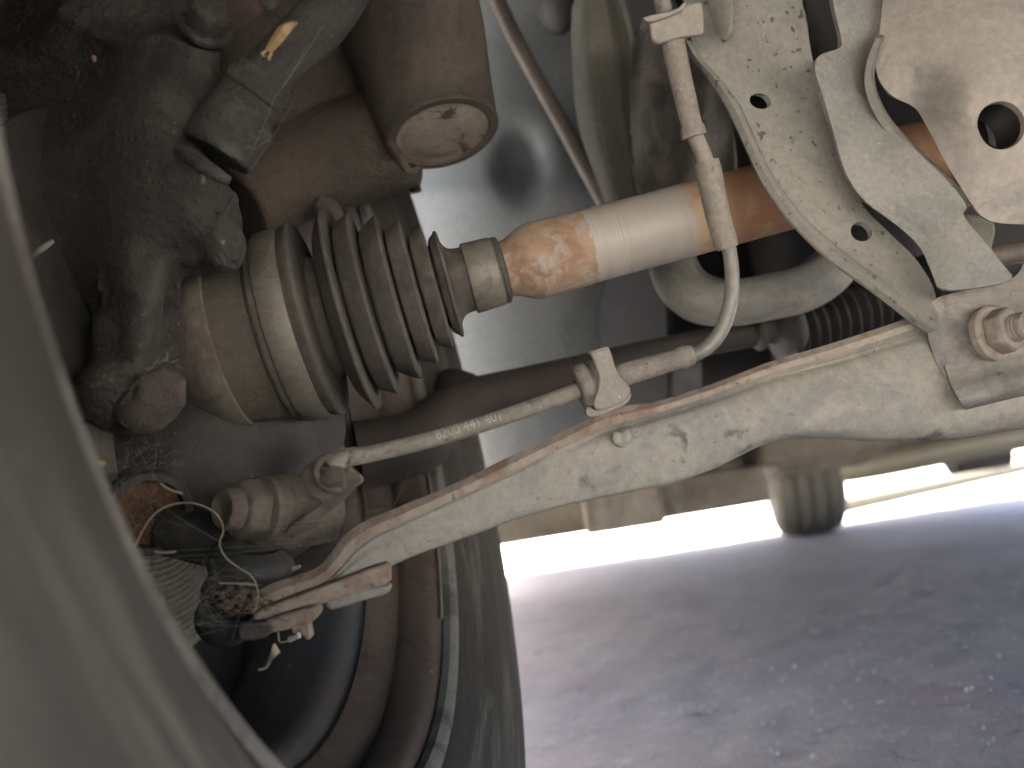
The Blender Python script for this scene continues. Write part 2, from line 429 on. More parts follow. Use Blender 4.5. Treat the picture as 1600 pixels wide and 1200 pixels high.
def shaft_mat():
    m = bpy.data.materials.new('rusted_shaft'); m.use_nodes = True; t = m.node_tree; N, Lk = t.nodes, t.links; b = N['Principled BSDF']
    tc = N.new('ShaderNodeTexCoord'); at = N.new('ShaderNodeAttribute'); at.attribute_name = 'along'
    def nz(s, d=6, r=.65, di=.5):
        n = N.new('ShaderNodeTexNoise'); n.inputs['Scale'].default_value = s; n.inputs['Detail'].default_value = d; n.inputs['Roughness'].default_value = r
        n.inputs['Distortion'].default_value = di; Lk.new(tc.outputs['Object'], n.inputs['Vector']); return n.outputs['Fac']
    def mr(s, a, c, lo=0., hi=1.):
        n = N.new('ShaderNodeMapRange'); n.interpolation_type = 'SMOOTHSTEP'
        for i, q in enumerate((a, c, lo, hi)): n.inputs[i+1].default_value = q
        Lk.new(s, n.inputs[0]); return n.outputs[0]
    def mix(a, c, f):
        n = N.new('ShaderNodeMix'); n.data_type = 'RGBA'; Lk.new(f, n.inputs[0])
        for k, q in ((6, a), (7, c)):
            if isinstance(q, tuple): n.inputs[k].default_value = (*q, 1)
            else: Lk.new(q, n.inputs[k])
        return n.outputs[2]
    def mth(op, a, c):
        n = N.new('ShaderNodeMath'); n.operation = op
        for i, q in enumerate((a, c)):
            if isinstance(q, (int, float)): n.inputs[i].default_value = q
            else: Lk.new(q, n.inputs[i])
        return n.outputs[0]
    rust = mix((.185, .120, .068), (.25, .185, .115), mr(nz(60), .38, .66))
    rust = mix(rust, (.14, .08, .047), mr(nz(24), .5, .74))
    pale = (.215, .20, .165)
    grime = mix(rust, pale, mr(nz(95, 7, .68, .9), .47, .62))
    wob = mth('MULTIPLY', mth('SUBTRACT', nz(90), .5), .010)
    s = mth('ADD', at.outputs['Fac'], wob)
    # along is in metres from the joint centre; SA..SB is the machined band
    left = mr(s, SH[0]+.028, SH[0]+.034)            # 0 = near the joint (patchy rust), 1 = further in
    right = mr(s, SH[1], SH[1]+.004)
    band = mix(grime, (.25, .237, .20), mr(s, SH[0], SH[0]+.0015))
    ramp = mix((.27, .21, .13), (.185, .10, .053), mr(s, SH[1]+.006, SH[1]+.03))
    ramp = mix(ramp, (.225, .145, .082), mr(nz(75), .48, .66))
    col = mix(band, ramp, right)
    Lk.new(col, b.inputs['Base Color'])
    inb = mth('MULTIPLY', mr(s, SH[0], SH[0]+.002), mth('SUBTRACT', 1., right))
    ro = N.new('ShaderNodeMapRange'); ro.inputs[3].default_value = .78; ro.inputs[4].default_value = .5; Lk.new(inb, ro.inputs[0]); Lk.new(ro.outputs[0], b.inputs['Roughness'])
    # fine turned lines in the band
    cx = N.new('ShaderNodeCombineXYZ'); Lk.new(at.outputs['Fac'], cx.inputs[0])
    ln = N.new('ShaderNodeTexNoise'); ln.noise_dimensions = '1D'; ln.inputs['Scale'].default_value = 900; ln.inputs['Detail'].default_value = 2
    Lk.new(at.outputs['Fac'], ln.inputs['W'])
    hgt = mth('ADD', mth('MULTIPLY', mth('MULTIPLY', ln.outputs['Fac'], inb), 2.2), mth('MULTIPLY', nz(260), mth('SUBTRACT', 1.0, mth('MULTIPLY', inb, .7))))
    bn = N.new('ShaderNodeBump'); bn.inputs['Strength'].default_value = .45; bn.inputs['Distance'].default_value = .0006
    Lk.new(hgt, bn.inputs['Height']); Lk.new(bn.outputs[0], b.inputs['Normal'])
    return m

def ground_mat():
    m = bpy.data.materials.new('old_asphalt'); m.use_nodes = True; t = m.node_tree; N, Lk = t.nodes, t.links; b = N['Principled BSDF']
    tc = N.new('ShaderNodeTexCoord')
    def nz(s, d=6, r=.6, di=0.):
        n = N.new('ShaderNodeTexNoise'); n.inputs['Scale'].default_value = s; n.inputs['Detail'].default_value = d; n.inputs['Roughness'].default_value = r
        n.inputs['Distortion'].default_value = di; Lk.new(tc.outputs['Object'], n.inputs['Vector']); return n.outputs['Fac']
    def mr(s, a, c):
        n = N.new('ShaderNodeMapRange'); n.interpolation_type = 'SMOOTHSTEP'; n.inputs[1].default_value = a; n.inputs[2].default_value = c; Lk.new(s, n.inputs[0]); return n.outputs[0]
    def mix(a, c, f):
        n = N.new('ShaderNodeMix'); n.data_type = 'RGBA'; Lk.new(f, n.inputs[0])
        for k, q in ((6, a), (7, c)):
            if isinstance(q, tuple): n.inputs[k].default_value = (*q, 1)
            else: Lk.new(q, n.inputs[k])
        return n.outputs[2]
    col = mix((.48, .43, .41), (.41, .365, .35), mr(nz(9, 8, .7), .38, .66))
    col = mix(col, (.58, .53, .50), mr(nz(38, 8, .8), .5, .68))
    col = mix(col, (.43, .335, .33), mr(nz(4.2, 9, .78, .6), .50, .66))
    col = mix(col, (.15, .135, .145), mr(nz(17, 9, .78, 1.), .57, .68))
    col = mix(col, (.36, .185, .175), mr(nz(9, 9, .8, .8), .63, .70))
    col = mix(col, (.75, .73, .70), mr(nz(210, 2, .5), .70, .73))
    Lk.new(col, b.inputs['Base Color']); b.inputs['Roughness'].default_value = .7; b.inputs['Specular IOR Level'].default_value = .5
    bn = N.new('ShaderNodeBump'); bn.inputs['Strength'].default_value = .9; bn.inputs['Distance'].default_value = .004
    ad = N.new('ShaderNodeMath'); ad.operation = 'ADD'; Lk.new(nz(260, 6, .75), ad.inputs[0]); Lk.new(nz(40, 6, .65), ad.inputs[1])
    Lk.new(ad.outputs[0], bn.inputs['Height']); Lk.new(bn.outputs[0], b.inputs['Normal'])
    return m
M['ground'] = ground_mat()

# ================================================================== SETTING
def axis_pts():
    a = list(np.arange(-.3, 2.2, .022)); s = .03; x = 2.2
    while x < 600: a.append(x); s *= 1.22; x += s
    s = .03; x = -.3; b = []
    while x > -600: x -= s; s *= 1.22; b.append(x)
    return b[::-1]+a
ax_ = axis_pts(); g = G(); n_ = len(ax_)
vs = []
for yv in ax_:
    for xv in ax_:
        h = .004*noise.noise(Vector((xv*3, yv*3, 0)))+.0042*noise.noise(Vector((xv*24, yv*24, 3)))
        k = max(0, 1-max(abs(xv-.9), abs(yv-1))/6)
        vs.append(Vector((xv, yv, h*k-.004)))
g.add(vs, [(j*n_+i, j*n_+i+1, (j+1)*n_+i+1, (j+1)*n_+i) for j in range(n_-1) for i in range(n_-1)])
o = obj('ground', g, M['ground']); o['kind'] = 'structure'

def ground_at(x, y):
    """ground point seen at a photo position"""
    d = (P(x, y, 1)-CAM); return CAM+d*(-CAM.z/d.z)
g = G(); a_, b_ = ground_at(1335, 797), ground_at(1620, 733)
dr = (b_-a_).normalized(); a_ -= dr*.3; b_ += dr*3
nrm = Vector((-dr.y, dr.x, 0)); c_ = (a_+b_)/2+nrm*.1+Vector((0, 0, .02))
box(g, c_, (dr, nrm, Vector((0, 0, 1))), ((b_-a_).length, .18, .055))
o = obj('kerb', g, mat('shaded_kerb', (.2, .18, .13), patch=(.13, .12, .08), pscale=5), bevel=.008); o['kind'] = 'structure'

# loose pale grit on the asphalt
g = G()
for k in range(2600):
    x = random.uniform(.0, 1.0); y = random.uniform(.45, 1.5)
    r = random.uniform(.0004, .0012)*(1.0 if random.random() < .90 else 2.2)
    z0 = .004*noise.noise(Vector((x*3, y*3, 0)))+.0042*noise.noise(Vector((x*24, y*24, 3)))-.004
    q = Matrix.Rotation(random.uniform(0, 6), 3, 'Z')@Matrix.Rotation(random.uniform(0, 6), 3, 'X')
    sx = [random.uniform(.7, 1.3)*r for _ in range(3)]
    base = [(1, 0, 0), (-1, 0, 0), (0, 1, 0), (0, -1, 0), (0, 0, 1), (0, 0, -1)]
    g.add([Vector((x, y, z0+r*.6))+q@Vector((p[0]*sx[0], p[1]*sx[1], p[2]*sx[2])) for p in base],
          [(0, 2, 4), (2, 1, 4), (1, 3, 4), (3, 0, 4), (2, 0, 5), (1, 2, 5), (3, 1, 5), (0, 3, 5)])
for k in range(110):
    x = random.uniform(.05, 1.0); y = random.uniform(.5, 1.3); r = random.uniform(.0011, .0024)
    z0 = .004*noise.noise(Vector((x*3, y*3, 0)))+.0042*noise.noise(Vector((x*24, y*24, 3)))-.004
    blob(g, (x, y, z0+r*.5), (r, r*random.uniform(.7, 1), r*.7), nu=7, nv=5)
o = obj('gravel', g, mat('pale_grit', (.82, .80, .77), rough=.6, bump=0), smooth=False); o['kind'] = 'stuff'

# ================================================================== WHEEL
WA = V(.960, -.265, -.09)                       # wheel axis, pointing inboard
WC = CAM+RIGHT*-.119-UP*-.0233+FWD*.42
WC = WC+WA*((-.121)-(WC-CAM).dot(WA))           # the plane of the inner rim lip
def wpt(s, r, ang):                             # point in wheel space
    ez = (FWD-WA*FWD.dot(WA)).normalized(); ed = WA.cross(ez).normalized()
    if ed.dot(UP) > 0: ed = -ed
    return WC+WA*s+ez*(r*math.cos(ang))+ed*(r*math.sin(ang))
wheel = thing('front_wheel', 'big near wheel with dirty tyre and dark rim seen from its inner side', 'wheel', WC-WA*.1-Vector((0, 0, .312)))
pr = [(-.012, .213), (-.002, .2165), (.006, .224), (.016, .238), (.0235, .256), (.0255, .272), (.022, .288), (.010, .302), (-.004, .309), (-.03, .313), (-.10, .315),
      (-.17, .313), (-.20, .305), (-.222, .285), (-.225, .26), (-.21, .23), (-.195, .213)]
pr = smooth_prof(pr, 64)
# moulded ring ribs on the side wall
pr2 = []
for s_, r_ in pr:
    pr2.append((s_+(.0012 if (.243 < r_ < .247 or .281 < r_ < .287) and s_ > -.05 else 0), r_))
g = G(); lathe(g, WC, WA, pr2, n=160); ty = obj('tyre', g, M['tyre'], wheel, angle=60)
ra_ = ty.data.attributes.new('ring', 'FLOAT', 'POINT'); ra_.data.foreach_set('value', [r_ for s_, r_ in pr2 for k in range(160)])
# tread blocks on the shoulder
g = G()
for k in range(72):
    a = 2*math.pi*k/72
    p = wpt(-.012, .3085, a); q = wpt(-.012, .33, a); rd = (q-p).normalized(); tg = WA.cross(rd)
    box(g, p+rd*.001, (WA, rd, tg), (.03, .012, .019))
obj('tread_block', g, M['tyre'], wheel, smooth=False)['kind'] = 'stuff'
g = G(); prl = [(-.003, .2110), (.001, .2112), (.0035, .2135), (.0045, .2165), (.0035, .2195), (.000, .2195), (-.003, .2175), (-.004, .2145)]
lathe(g, WC, WA, prl, n=160, closed=True); obj('rim_flange', g, M['tyreedge'], wheel)
pb = smooth_prof([(-.004, .2125), (-.008, .207), (-.014, .2045), (-.026, .2035), (-.030, .205), (-.034, .2025), (-.042, .196), (-.046, .1935)], 26)
g = G(); lathe(g, WC, WA, pb, n=160); obj('bead_seat', g, M['rimb'], wheel, label='brown dusty bead seat inside the rim')
pb = smooth_prof([(-.046, .1935), (-.048, .196), (-.050, .1935), (-.056, .186), (-.07, .183), (-.095, .183), (-.11, .186), (-.125, .196), (-.145, .198), (-.17, .196), (-.185, .199), (-.19, .205)], 60)
g = G(); lathe(g, WC, WA, pb, n=160); rim = obj('rim', g, M['rim'], wheel, angle=60)
g = G(); lathe(g, WC, WA, smooth_prof([(-.176, .1985), (-.172, .180), (-.168, .15), (-.168, .115), (-.160, .10), (-.15, .085), (-.145, .05), (-.145, .01)], 20), n=80); obj('hub_disc', g, M['rim'], wheel, angle=60)
# raised spokes on the wheel disc
for k in range(6):
    a = 2*math.pi*k/6+.35; g = G()
    for sgn in (0,):
        tube(g, [wpt(-.143, .06, a), wpt(-.150, .10, a), wpt(-.156, .14, a+.02), wpt(-.160, .186, a+.05)], [.03, .026, .026, .03], n=18, samples=16)
    obj('spoke', g, M['rim'], wheel)
g = G(); tube(g, [wpt(-.004, .2095, math.radians(d)) for d in range(18, 62, 4)], .0011, n=6, samples=30)
obj('balance_strip', g, M['sleeve'], wheel)

# brake disc + shield
bd = thing('brake_disc', 'worn steel brake disc with bright swept edge behind the near tyre', 'brake disc', WC-WA*.06)
g = G(); lathe(g, WC, WA, [(-.119, .02), (-.119, .134), (-.1175, .1355), (-.1145, .1355), (-.113, .134), (-.113, .075)], n=120); obj('swept_ring', g, M['disc'], bd)
g = G(); lathe(g, WC, WA, [(-.106, .03), (-.106, .134), (-.1045, .1355), (-.0995, .1355), (-.098, .134)]+[(-.098+(.00035 if k % 2 else -.00035), .133-.0014*k) for k in range(40)]+[(-.098, .02)], n=120); obj('swept_ring', g, M['disc'], bd)
g = G(); lathe(g, WC, WA, [(-.113, .06), (-.113, .127), (-.106, .127), (-.106, .06)], n=60); obj('vent_core', g, M['rustdisc'], bd)
g = G()
ang0, ang1 = math.radians(-200), math.radians(72)
hole_a, hole_r = None, None
rows = []
nA, nR = 90, 8
for i in range(nA+1):
    a = ang0+(ang1-ang0)*i/nA
    for j in range(nR+1):
        r = .045+(.122-.045)*j/nR
        rows.append(wpt(-.082+(.004 if j == nR else 0)+.0015*math.sin(a*9)*(j > 3), r, a))
fs = [(i*(nR+1)+j, i*(nR+1)+j+1, (i+1)*(nR+1)+j+1, (i+1)*(nR+1)+j) for i in range(nA) for j in range(nR)]
solid(g, rows, fs, .0015)
solo('dust_shield', g, M['shield'], 'dark pressed dust shield behind the drive shaft joint', 'dust shield')

# ================================================================== KNUCKLE
kn = thing('steering_knuckle', 'dark dusty cast steering knuckle filling the upper left corner', 'steering knuckle', P(190, 600, .37))
g = G()
relief(g, [(-120, -120), (240, -120), (300, -30), (350, 60), (345, 120), (356, 180), (318, 216), (330, 262), (370, 292), (386, 345), (382, 396), (344, 434), (288, 434), (260, 450), (260, 575), (136, 575), (142, 482), (112, 470), (60, 500), (-120, 560)],
       [(-120, -120, .42), (200, -90, .405), (60, 0, .405), (100, 30, .386), (190, 66, .378), (255, 58, .368), (262, 36, .386), (310, 20, .392), (330, 108, .362), (352, 170, .376), (230, 110, .362), (180, 150, .364), (140, 125, .386), (60, 110, .396), (0, 200, .392), (250, 200, .354), (255, 300, .349), (310, 260, .356), (330, 340, .354), (352, 395, .366), (382, 345, .388), (340, 432, .390), (290, 425, .376), (240, 400, .354), (218, 460, .3475), (175, 460, .358), (146, 470, .376), (256, 470, .362), (218, 560, .348), (142, 560, .374), (258, 560, .364), (100, 300, .372), (40, 340, .380), (90, 440, .384), (-100, 400, .40), (-110, 550, .41), (150, 380, .364)],
       thick=.028, step=12, it=2, bump=lambda x, y: .0022*noise.noise(Vector((x*.013, y*.013, 1)))+.0008*noise.noise(Vector((x*.05, y*.05, 5))))
tube(g, [P(200, 500, .372), P(200, 560, .370), P(205, 610, .366)], [mm(54, .36), mm(56, .36), mm(62, .36)], n=20)
blob(g, P(205, 615, .365), (mm(80, .365), mm(66, .365), .026))
tube(g, [P(90, 15, .388), P(150, 55, .380), P(200, 68, .372), P(255, 60, .366), P(300, 84, .362), P(332, 108, .362)], mm(9, .36), n=10, samples=20)
tube(g, [P(300, 420, .366), P(338, 352, .352), P(368, 304, .360)], mm(7, .36), n=10, samples=12)
blob(g, P(352, 385, .362), (mm(32, .36), mm(44, .36), .012))
obj('casting', g, M['cast'], kn, remesh=.0022, sm=5)
# lower carrier of the knuckle, round the ball joint
g = G()
relief(g, [(120, 600), (300, 560), (500, 580), (545, 620), (540, 720), (500, 800), (440, 850), (330, 858), (200, 856), (130, 760)],
       [(120, 600, .42), (300, 580, .425), (300, 680, .405), (230, 720, .40), (400, 640, .43), (520, 600, .455), (640, 620, .53), (610, 720, .52), (545, 720, .50), (540, 640, .50), (540, 800, .48), (480, 700, .445), (430, 760, .425), (340, 760, .408), (280, 820, .402), (200, 900, .41), (140, 760, .405), (420, 700, .436), (370, 700, .418), (330, 880, .41)],
       thick=.02, step=14, bump=lambda x, y: .003*noise.noise(Vector((x*.016, y*.016, 9))))
tube(g, [P(255, 830, .40), P(360, 845, .392), P(440, 838, .385), P(520, 800, .39)], [mm(38, .4), mm(44, .4), mm(40, .4), mm(20, .4)], n=18, samples=14)
obj('lower_carrier', g, M['shield'], kn, remesh=.0022, sm=5)
g = G(); bc = P(252, 612, .342); hexa(g, bc+V(.35, -.02, -.9)*-.006, V(.35, -.02, -.9), mm(42, .342), .010, rot=.4, cham=.2)
blob(g, P(225, 640, .346), (mm(45, .346), mm(40, .346), .01))
obj('lug_bolt', g, M['castlow'], kn, remesh=.0013, sm=4)
g = G(); hexa(g, P(322, 40, .368), V(.45, -.35, -.8), mm(34, .36), .012, rot=.2); lathe(g, P(322, 44, .369), V(.45, -.35, -.8), [(0, 0), (0, mm(42, .36)), (.003, mm(42, .36)), (.003, 0)], n=30)
obj('hex_bolt', g, M['cast'], kn, bevel=.0008)
# round opening with a rusty face behind it
hx = V(.55, .05, -.83)
g = G(); lathe(g, P(232, 802, .388), hx, [(-.012, mm(62, .4)), (0, mm(66, .4)), (.003, mm(62, .4)), (.003, mm(52, .4)), (-.012, mm(50, .4))], n=40, closed=True)
obj('bore_ring', g, M['shield'], kn)
g = G(); lathe(g, P(232, 802, .388)-hx*.006, hx, [(0, 0), (0, mm(58, .4))], n=30)
prism(g, [(188, 800), (232, 775), (258, 850), (200, 850)], .3925, .004)
obj('rusty_plug', g, M['rustdisc'], kn, label='rust brown plug in the round bore')

# pinch bolt with nut, pointing at the camera
pax = V(-.62, -.12, -.77); pc = P(446, 797, .384)
g = G(); lathe(g, pc, pax, smooth_prof([(-.02, mm(58, .38)), (-.004, mm(58, .38)), (.006, mm(59.3, .37)), (.012, mm(53.6, .37))], 14), n=36, caps=(True, True)); obj('bolt_boss', g, M['boltbrown'], kn)
g = G(); lathe(g, pc, pax, [(.0115, 0), (.0115, mm(54.7, .37)), (.014, mm(54.7, .37)), (.0145, mm(50.2, .37)), (.0145, 0)], n=36); obj('washer', g, M['boltbrown'], kn)
g = G(); hexa(g, pc+pax*.0145, pax, mm(50.2, .365), .0105, rot=.25, cham=.16); obj('nut', g, M['boltbrown'], kn, bevel=.0012)
g = G(); lathe(g, pc, pax, [(.024, mm(34.2, .36)), (.030, mm(33.1, .36)), (.0315, mm(28.5, .36)), (.0312, mm(16.0, .36)), (.030, mm(9.1, .36)), (.030, 0)], n=32); obj('bolt_end', g, M['boltbrown'], kn)

# tie rod with stepped collars
tr = thing('tie_rod', 'dark dusty round rod with stepped collars above the drive shaft joint', 'tie rod', P(335, 255, .36))
g = G(); tube(g, [P(400, 132, .36), P(450, 84, .366), P(505, 28, .378), P(560, -60, .40)], [mm(40, .36), mm(41, .36), mm(44, .37), mm(46, .38)], n=26, samples=24); obj('rod', g, M['cast'], tr)
def seg(p0, p1, r0, r1, m, nm, parent, n=26):
    d = (p1-p0); L = d.length; g = G()
    lathe(g, p0, d, [(0, 0), (0, r0*.93), (L*.06, r0), (L*.94, r1), (L, r1*.93), (L, 0)], n=n); return obj(nm, g, m, parent, bevel=.0006)
seg(P(392, 150, .36), P(414, 118, .36), mm(53, .36), mm(51, .36), M['cast'], 'collar', tr)
seg(P(376, 176, .36), P(394, 148, .36), mm(50, .36), mm(48, .36), M['cast'], 'collar', tr)
seg(P(338, 242, .358), P(378, 174, .36), mm(58, .36), mm(56, .36), M['cast'], 'collar', tr)
g = G(); tube(g, [P(278, 236, .342), P(300, 246, .338), P(330, 268, .335), P(358, 284, .338)], [mm(10, .34), mm(14, .34), mm(13, .34), mm(8, .34)], n=12, samples=14); obj('clip_ring', g, M['cast'], tr)

# ================================================================== CALIPER
cl = thing('brake_caliper', 'brown dusty brake caliper with round end cap hanging above the rubber boot', 'brake caliper', P(640, 270, .52))
ce = P(692, 212, .485); cax = V(.26, .90, -.30)
g = G()
lathe(g, ce, cax, [(-.15, .047), (-.11, .045), (-.06, .040), (-.025, .0345), (-.008, .0325), (-.003, .0315), (-.003, 0)], n=48, caps=(True, False))
tube(g, [P(640, 215, .52), P(560, 235, .525), P(450, 270, .52), P(370, 320, .50)], [mm(75, .52), mm(82, .52), mm(78, .52), mm(70, .5)], n=24)
blob(g, P(560, 80, .55), (mm(185, .55), mm(170, .55), .04))
blob(g, P(560, 20, .55), (mm(190, .55), mm(200, .55), .045))
blob(g, P(430, 150, .53), (mm(110, .53), mm(160, .53), .03))
obj('housing', g, M['cal'], cl, remesh=.0026, sm=6)
g = G(); lathe(g, ce, cax, [(-.004, .0318), (-.001, .0318), (0, .0308), (0, .0272), (-.0012, .0264), (-.0012, .0262)], n=60); obj('cap_ring', g, M['cal'], cl)
g = G(); lathe(g, ce, cax, [(-.0014, .0262), (-.0008, .0255), (-.0008, .020), (-.0002, .0188), (0, .012), (0, 0)], n=60); obj('end_cap', g, M['calcap'], cl)
g = G(); tube(g, [P(655, 262, .47), P(640, 268, .468), P(628, 250, .468), P(612, 225, .472)], [.0012, .002, .0025, .002], n=10, samples=12); obj('seal_lip', g, M['cal'], cl)
g = G(); tube(g, [P(640, 250, .60), P(650, 300, .60)], .004, n=12); obj('guide_pin', g, M['cal'], cl)
g = G(); tube(g, [P(500, 318, .50), P(520, 328, .50), P(530, 345, .5)], [.006, .005, .003], n=12, samples=8); obj('bleed_nipple', g, M['cal'], cl)

# ================================================================== DRIVE SHAFT
ZS = .44; SD = V(.9642, -.2652, .05)
def axp(x): return P(x, 393-.275*(x-880), ZS+(x-430)*.0000165)
S0 = axp(430)
def sx(x): return (axp(x)-S0).dot(SD)
def R_(px): return mm(px, ZS)
SH = [sx(915), sx(1063)]
ds = thing('drive_shaft', 'rusty drive shaft with ribbed rubber boot and steel joint cup at its left end', 'drive shaft', S0)
g = G(); lathe(g, S0, SD, [(sx(300), 0), (sx(300), R_(110)), (sx(325), R_(128)), (sx(340), R_(136)), (sx(352), R_(138)), (sx(366), R_(137)), (sx(368), R_(132))], n=96); obj('joint_flange', g, M['rim_cup'], ds)
g = G(); lathe(g, S0, SD, [(sx(366), R_(132)), (sx(372), R_(133)), (sx(405), R_(137)), (sx(425), R_(140)), (sx(430), R_(143)), (sx(440), R_(143))], n=96, jit=.004); obj('joint_cup', g, M['cup'], ds)
def bp(x, r): return (sx(x), R_(r))
prb = [bp(425, 140), bp(432, 146), bp(440, 146), bp(481, 150), bp(490, 154), bp(496, 155), bp(500, 151), bp(503, 136), bp(504, 112), bp(507, 97)]
for (xv_, rv_, xs_, rs_, xt, rt) in [(520, 96, 527, 128, 549, 162), (553.5, 112, 558, 130, 584, 146), (588.5, 98, 593, 113, 622, 132), (626, 88, 629.5, 104, 653, 115.5), (657, 75, 660.5, 88, 681, 98), (684.5, 64, 688, 74, 701, 86)]:
    dx = xt-xs_
    prb += [bp(xv_, rv_), bp((xv_+xs_)/2, rv_+(rs_-rv_)*.35), bp(xs_, rs_), bp(xs_+dx*.35, rs_+(rt-rs_)*.42), bp(xs_+dx*.7, rs_+(rt-rs_)*.78), bp(xt-4, rt-1.6), bp(xt-.5, rt), bp(xt+1.8, rt-2), bp(xt+2.8, rt-8), bp(xt+3.4, rt-18)]
prb += [bp(708, 60), bp(714, 54), bp(722, 52), bp(785, 50), bp(787, 46), bp(788, 40)]
g = G(); lathe(g, S0, SD, smooth_prof(prb, 380), n=110); obj('rubber_boot', g, M['boot'], ds, angle=70)
g = G(); lathe(g, S0, SD, [bp(441, 145), bp(441, 149.5), bp(443, 151), bp(478, 153), bp(480, 152), bp(480, 148)], n=110); cb = obj('large_clamp', g, M['clamp'], ds, bevel=.0003)
g = G(); lathe(g, S0, SD, [bp(731, 50), bp(731, 55), bp(733, 56.5), bp(775, 55), bp(777, 53.5), bp(777, 49)], n=90); obj('small_clamp', g, M['clamp'], ds, bevel=.0003)
g = G(); lathe(g, S0, SD, smooth_prof([bp(778, 50), bp(780, 53), bp(783, 53.5), bp(786, 52), bp(788, 47)], 12), n=80); obj('boot_lip', g, M['boot'], ds)
prs = [bp(780, 40), bp(790, 44), bp(800, 47), bp(815, 55), bp(828, 60), bp(840, 61.5), bp(850, 61)]
prs = smooth_prof(prs, 24)+[bp(915, 59.5), bp(916, 58.8), bp(935, 58.6), bp(937, 59.6), bp(941, 59.6), bp(943, 58.6), bp(965, 58.5), bp(966, 58.1), bp(968, 58.1), bp(969, 58.5), bp(1063, 58.2), bp(1065, 58.8), bp(1100, 58.5), bp(1300, 58), bp(1520, 58)]
g = G(); lathe(g, S0, SD, prs, n=80, caps=(False, True)); M['shaft'] = shaft_mat(); obj('shaft_tube', g, M['shaft'], ds, angle=45)
g = G(); tg = axp(925); lathe(g, S0, SD, [bp(1478, 59), bp(1478, 66), bp(1490, 66), bp(1490, 92), bp(1540, 96), bp(1600, 96)], n=50); obj('inner_boot', g, M['bellow'], ds)

# ================================================================== CONTROL ARM
ca = thing('control_arm', 'long pale dusty pressed steel control arm running from lower left to right', 'control arm', P(900, 760, .40))
def za(x): return float(np.interp(x, [380, 500, 700, 950, 1200, 1450, 1650], [.352, .356, .366, .378, .388, .40, .405]))
topE = [(392, 928), (430, 909), (470, 897), (500, 884), (518, 862), (538, 836), (566, 816), (600, 801), (700, 760), (800, 711), (900, 664), (955, 638), (1012, 630), (1100, 604), (1200, 566), (1300, 536), (1400, 503), (1470, 478), (1560, 455), (1660, 430)]
crs = [(396, 958), (440, 935), (475, 922), (505, 911), (530, 889), (552, 862), (580, 840), (618, 822), (712, 779), (806, 735), (892, 692), (945, 668), (1010, 650), (1100, 622), (1200, 585), (1300, 556), (1400, 524), (1470, 502), (1560, 478), (1660, 452)]
mid1 = [(440, 945), (475, 935), (505, 922), (530, 905), (556, 884), (590, 862), (630, 846), (680, 826), (760, 790), (840, 757), (910, 727), (960, 705), (1020, 690), (1110, 662), (1210, 634), (1300, 612), (1400, 590), (1470, 575), (1560, 560), (1660, 545)]
bot = [(470, 945), (505, 930), (540, 914), (575, 900), (610, 885), (650, 868), (700, 850), (750, 832), (810, 811), (880, 791), (945, 777), (1000, 766), (1050, 756), (1110, 735), (1210, 690), (1290, 686), (1390, 690), (1490, 686), (1560, 675), (1660, 662)]
def R3(pts, dz): return [P(x, y, za(x)+(dz(x) if callable(dz) else dz)) for x, y in pts]
def sm01(a, b, x): t = min(1, max(0, (x-a)/(b-a))); return t*t*(3-2*t)
bead = lambda k: [((1-k)*c[0]+k*m_[0], (1-k)*c[1]+k*m_[1]) for c, m_ in zip(crs, mid1)]
g = G()
rails(g, [R3(topE, .0035), R3([((a[0]*.5+b[0]*.5), (a[1]*.5+b[1]*.5)) for a, b in zip(topE, crs)], -.0005), R3(crs, -.0008)], nu=90, sub=2, thick=.006)
obj('flange', g, M['flange'], ca, bevel=.0012, label='reddish dusty upper flange of the arm')
g = G()
sag = lambda k: [((1-k)*a[0]+k*b[0], (1-k)*a[1]+k*b[1]) for a, b in zip(mid1, bot)]
rails(g, [R3(bead(-.02), .0012), R3(bead(.06), .0022), R3(bead(.16), lambda x: .0012+.0035*sm01(860, 960, x)), R3(bead(.34), lambda x: .0010), R3(mid1, lambda x: -.0005-.004*sm01(1000, 1300, x)),
          R3(sag(.4), lambda x: -.0005-.007*sm01(1050, 1350, x)), R3(sag(.8), lambda x: .0005-.006*sm01(1050, 1350, x)), R3(sag(.94), lambda x: .0014-.003*sm01(1100, 1400, x)), R3(sag(.99), .0030), R3(bot, .0065)], nu=120, sub=4, thick=.0028, smooth_across=True)
obj('web', g, M['arm'], ca, angle=60)
# bump stop tab and hole boss on the web
g = G(); blob(g, P(962, 684, .3755), (.0020, .0030, .0022)); blob(g, P(978, 683, .3755), (.0026, .0036, .0024)); blob(g, P(971, 693, .3757), (.0028, .0018, .0018)); obj('tab', g, M['arm'], ca, remesh=.0007, sm=3)
# stacked clamping plates at the outer end
zc = lambda x, y: .346+(x-400)*.00004
g = G(); prism(g, [(392, 958), (470, 930), (602, 880), (613, 886), (612, 912), (560, 928), (490, 948), (440, 965), (402, 978)], zc, .012); obj('clamp_plate', g, M['flange'], ca, bevel=.0015)
g = G(); prism(g, [(505, 934), (608, 913), (610, 928), (556, 942), (546, 946), (510, 956)], lambda x, y: .352, .008); obj('clamp_plate', g, M['arm'], ca, bevel=.001)
g = G(); prism(g, [(405, 972), (488, 948), (495, 955), (494, 972), (430, 990), (408, 988)], lambda x, y: .342, .012); obj('clamp_plate', g, M['flange'], ca, bevel=.0014)
g = G(); prism(g, [(372, 975), (420, 972), (428, 985), (412, 1000), (370, 1004)], lambda x, y: .341, .014); obj('clamp_plate', g, M['castlow'], ca, bevel=.0014)
g = G(); prism(g, [(410, 905), (432, 893), (466, 882), (470, 889), (440, 900), (414, 910)], lambda x, y: .372, .003); obj('clamp_plate', g, M['flange'], ca, bevel=.0008)
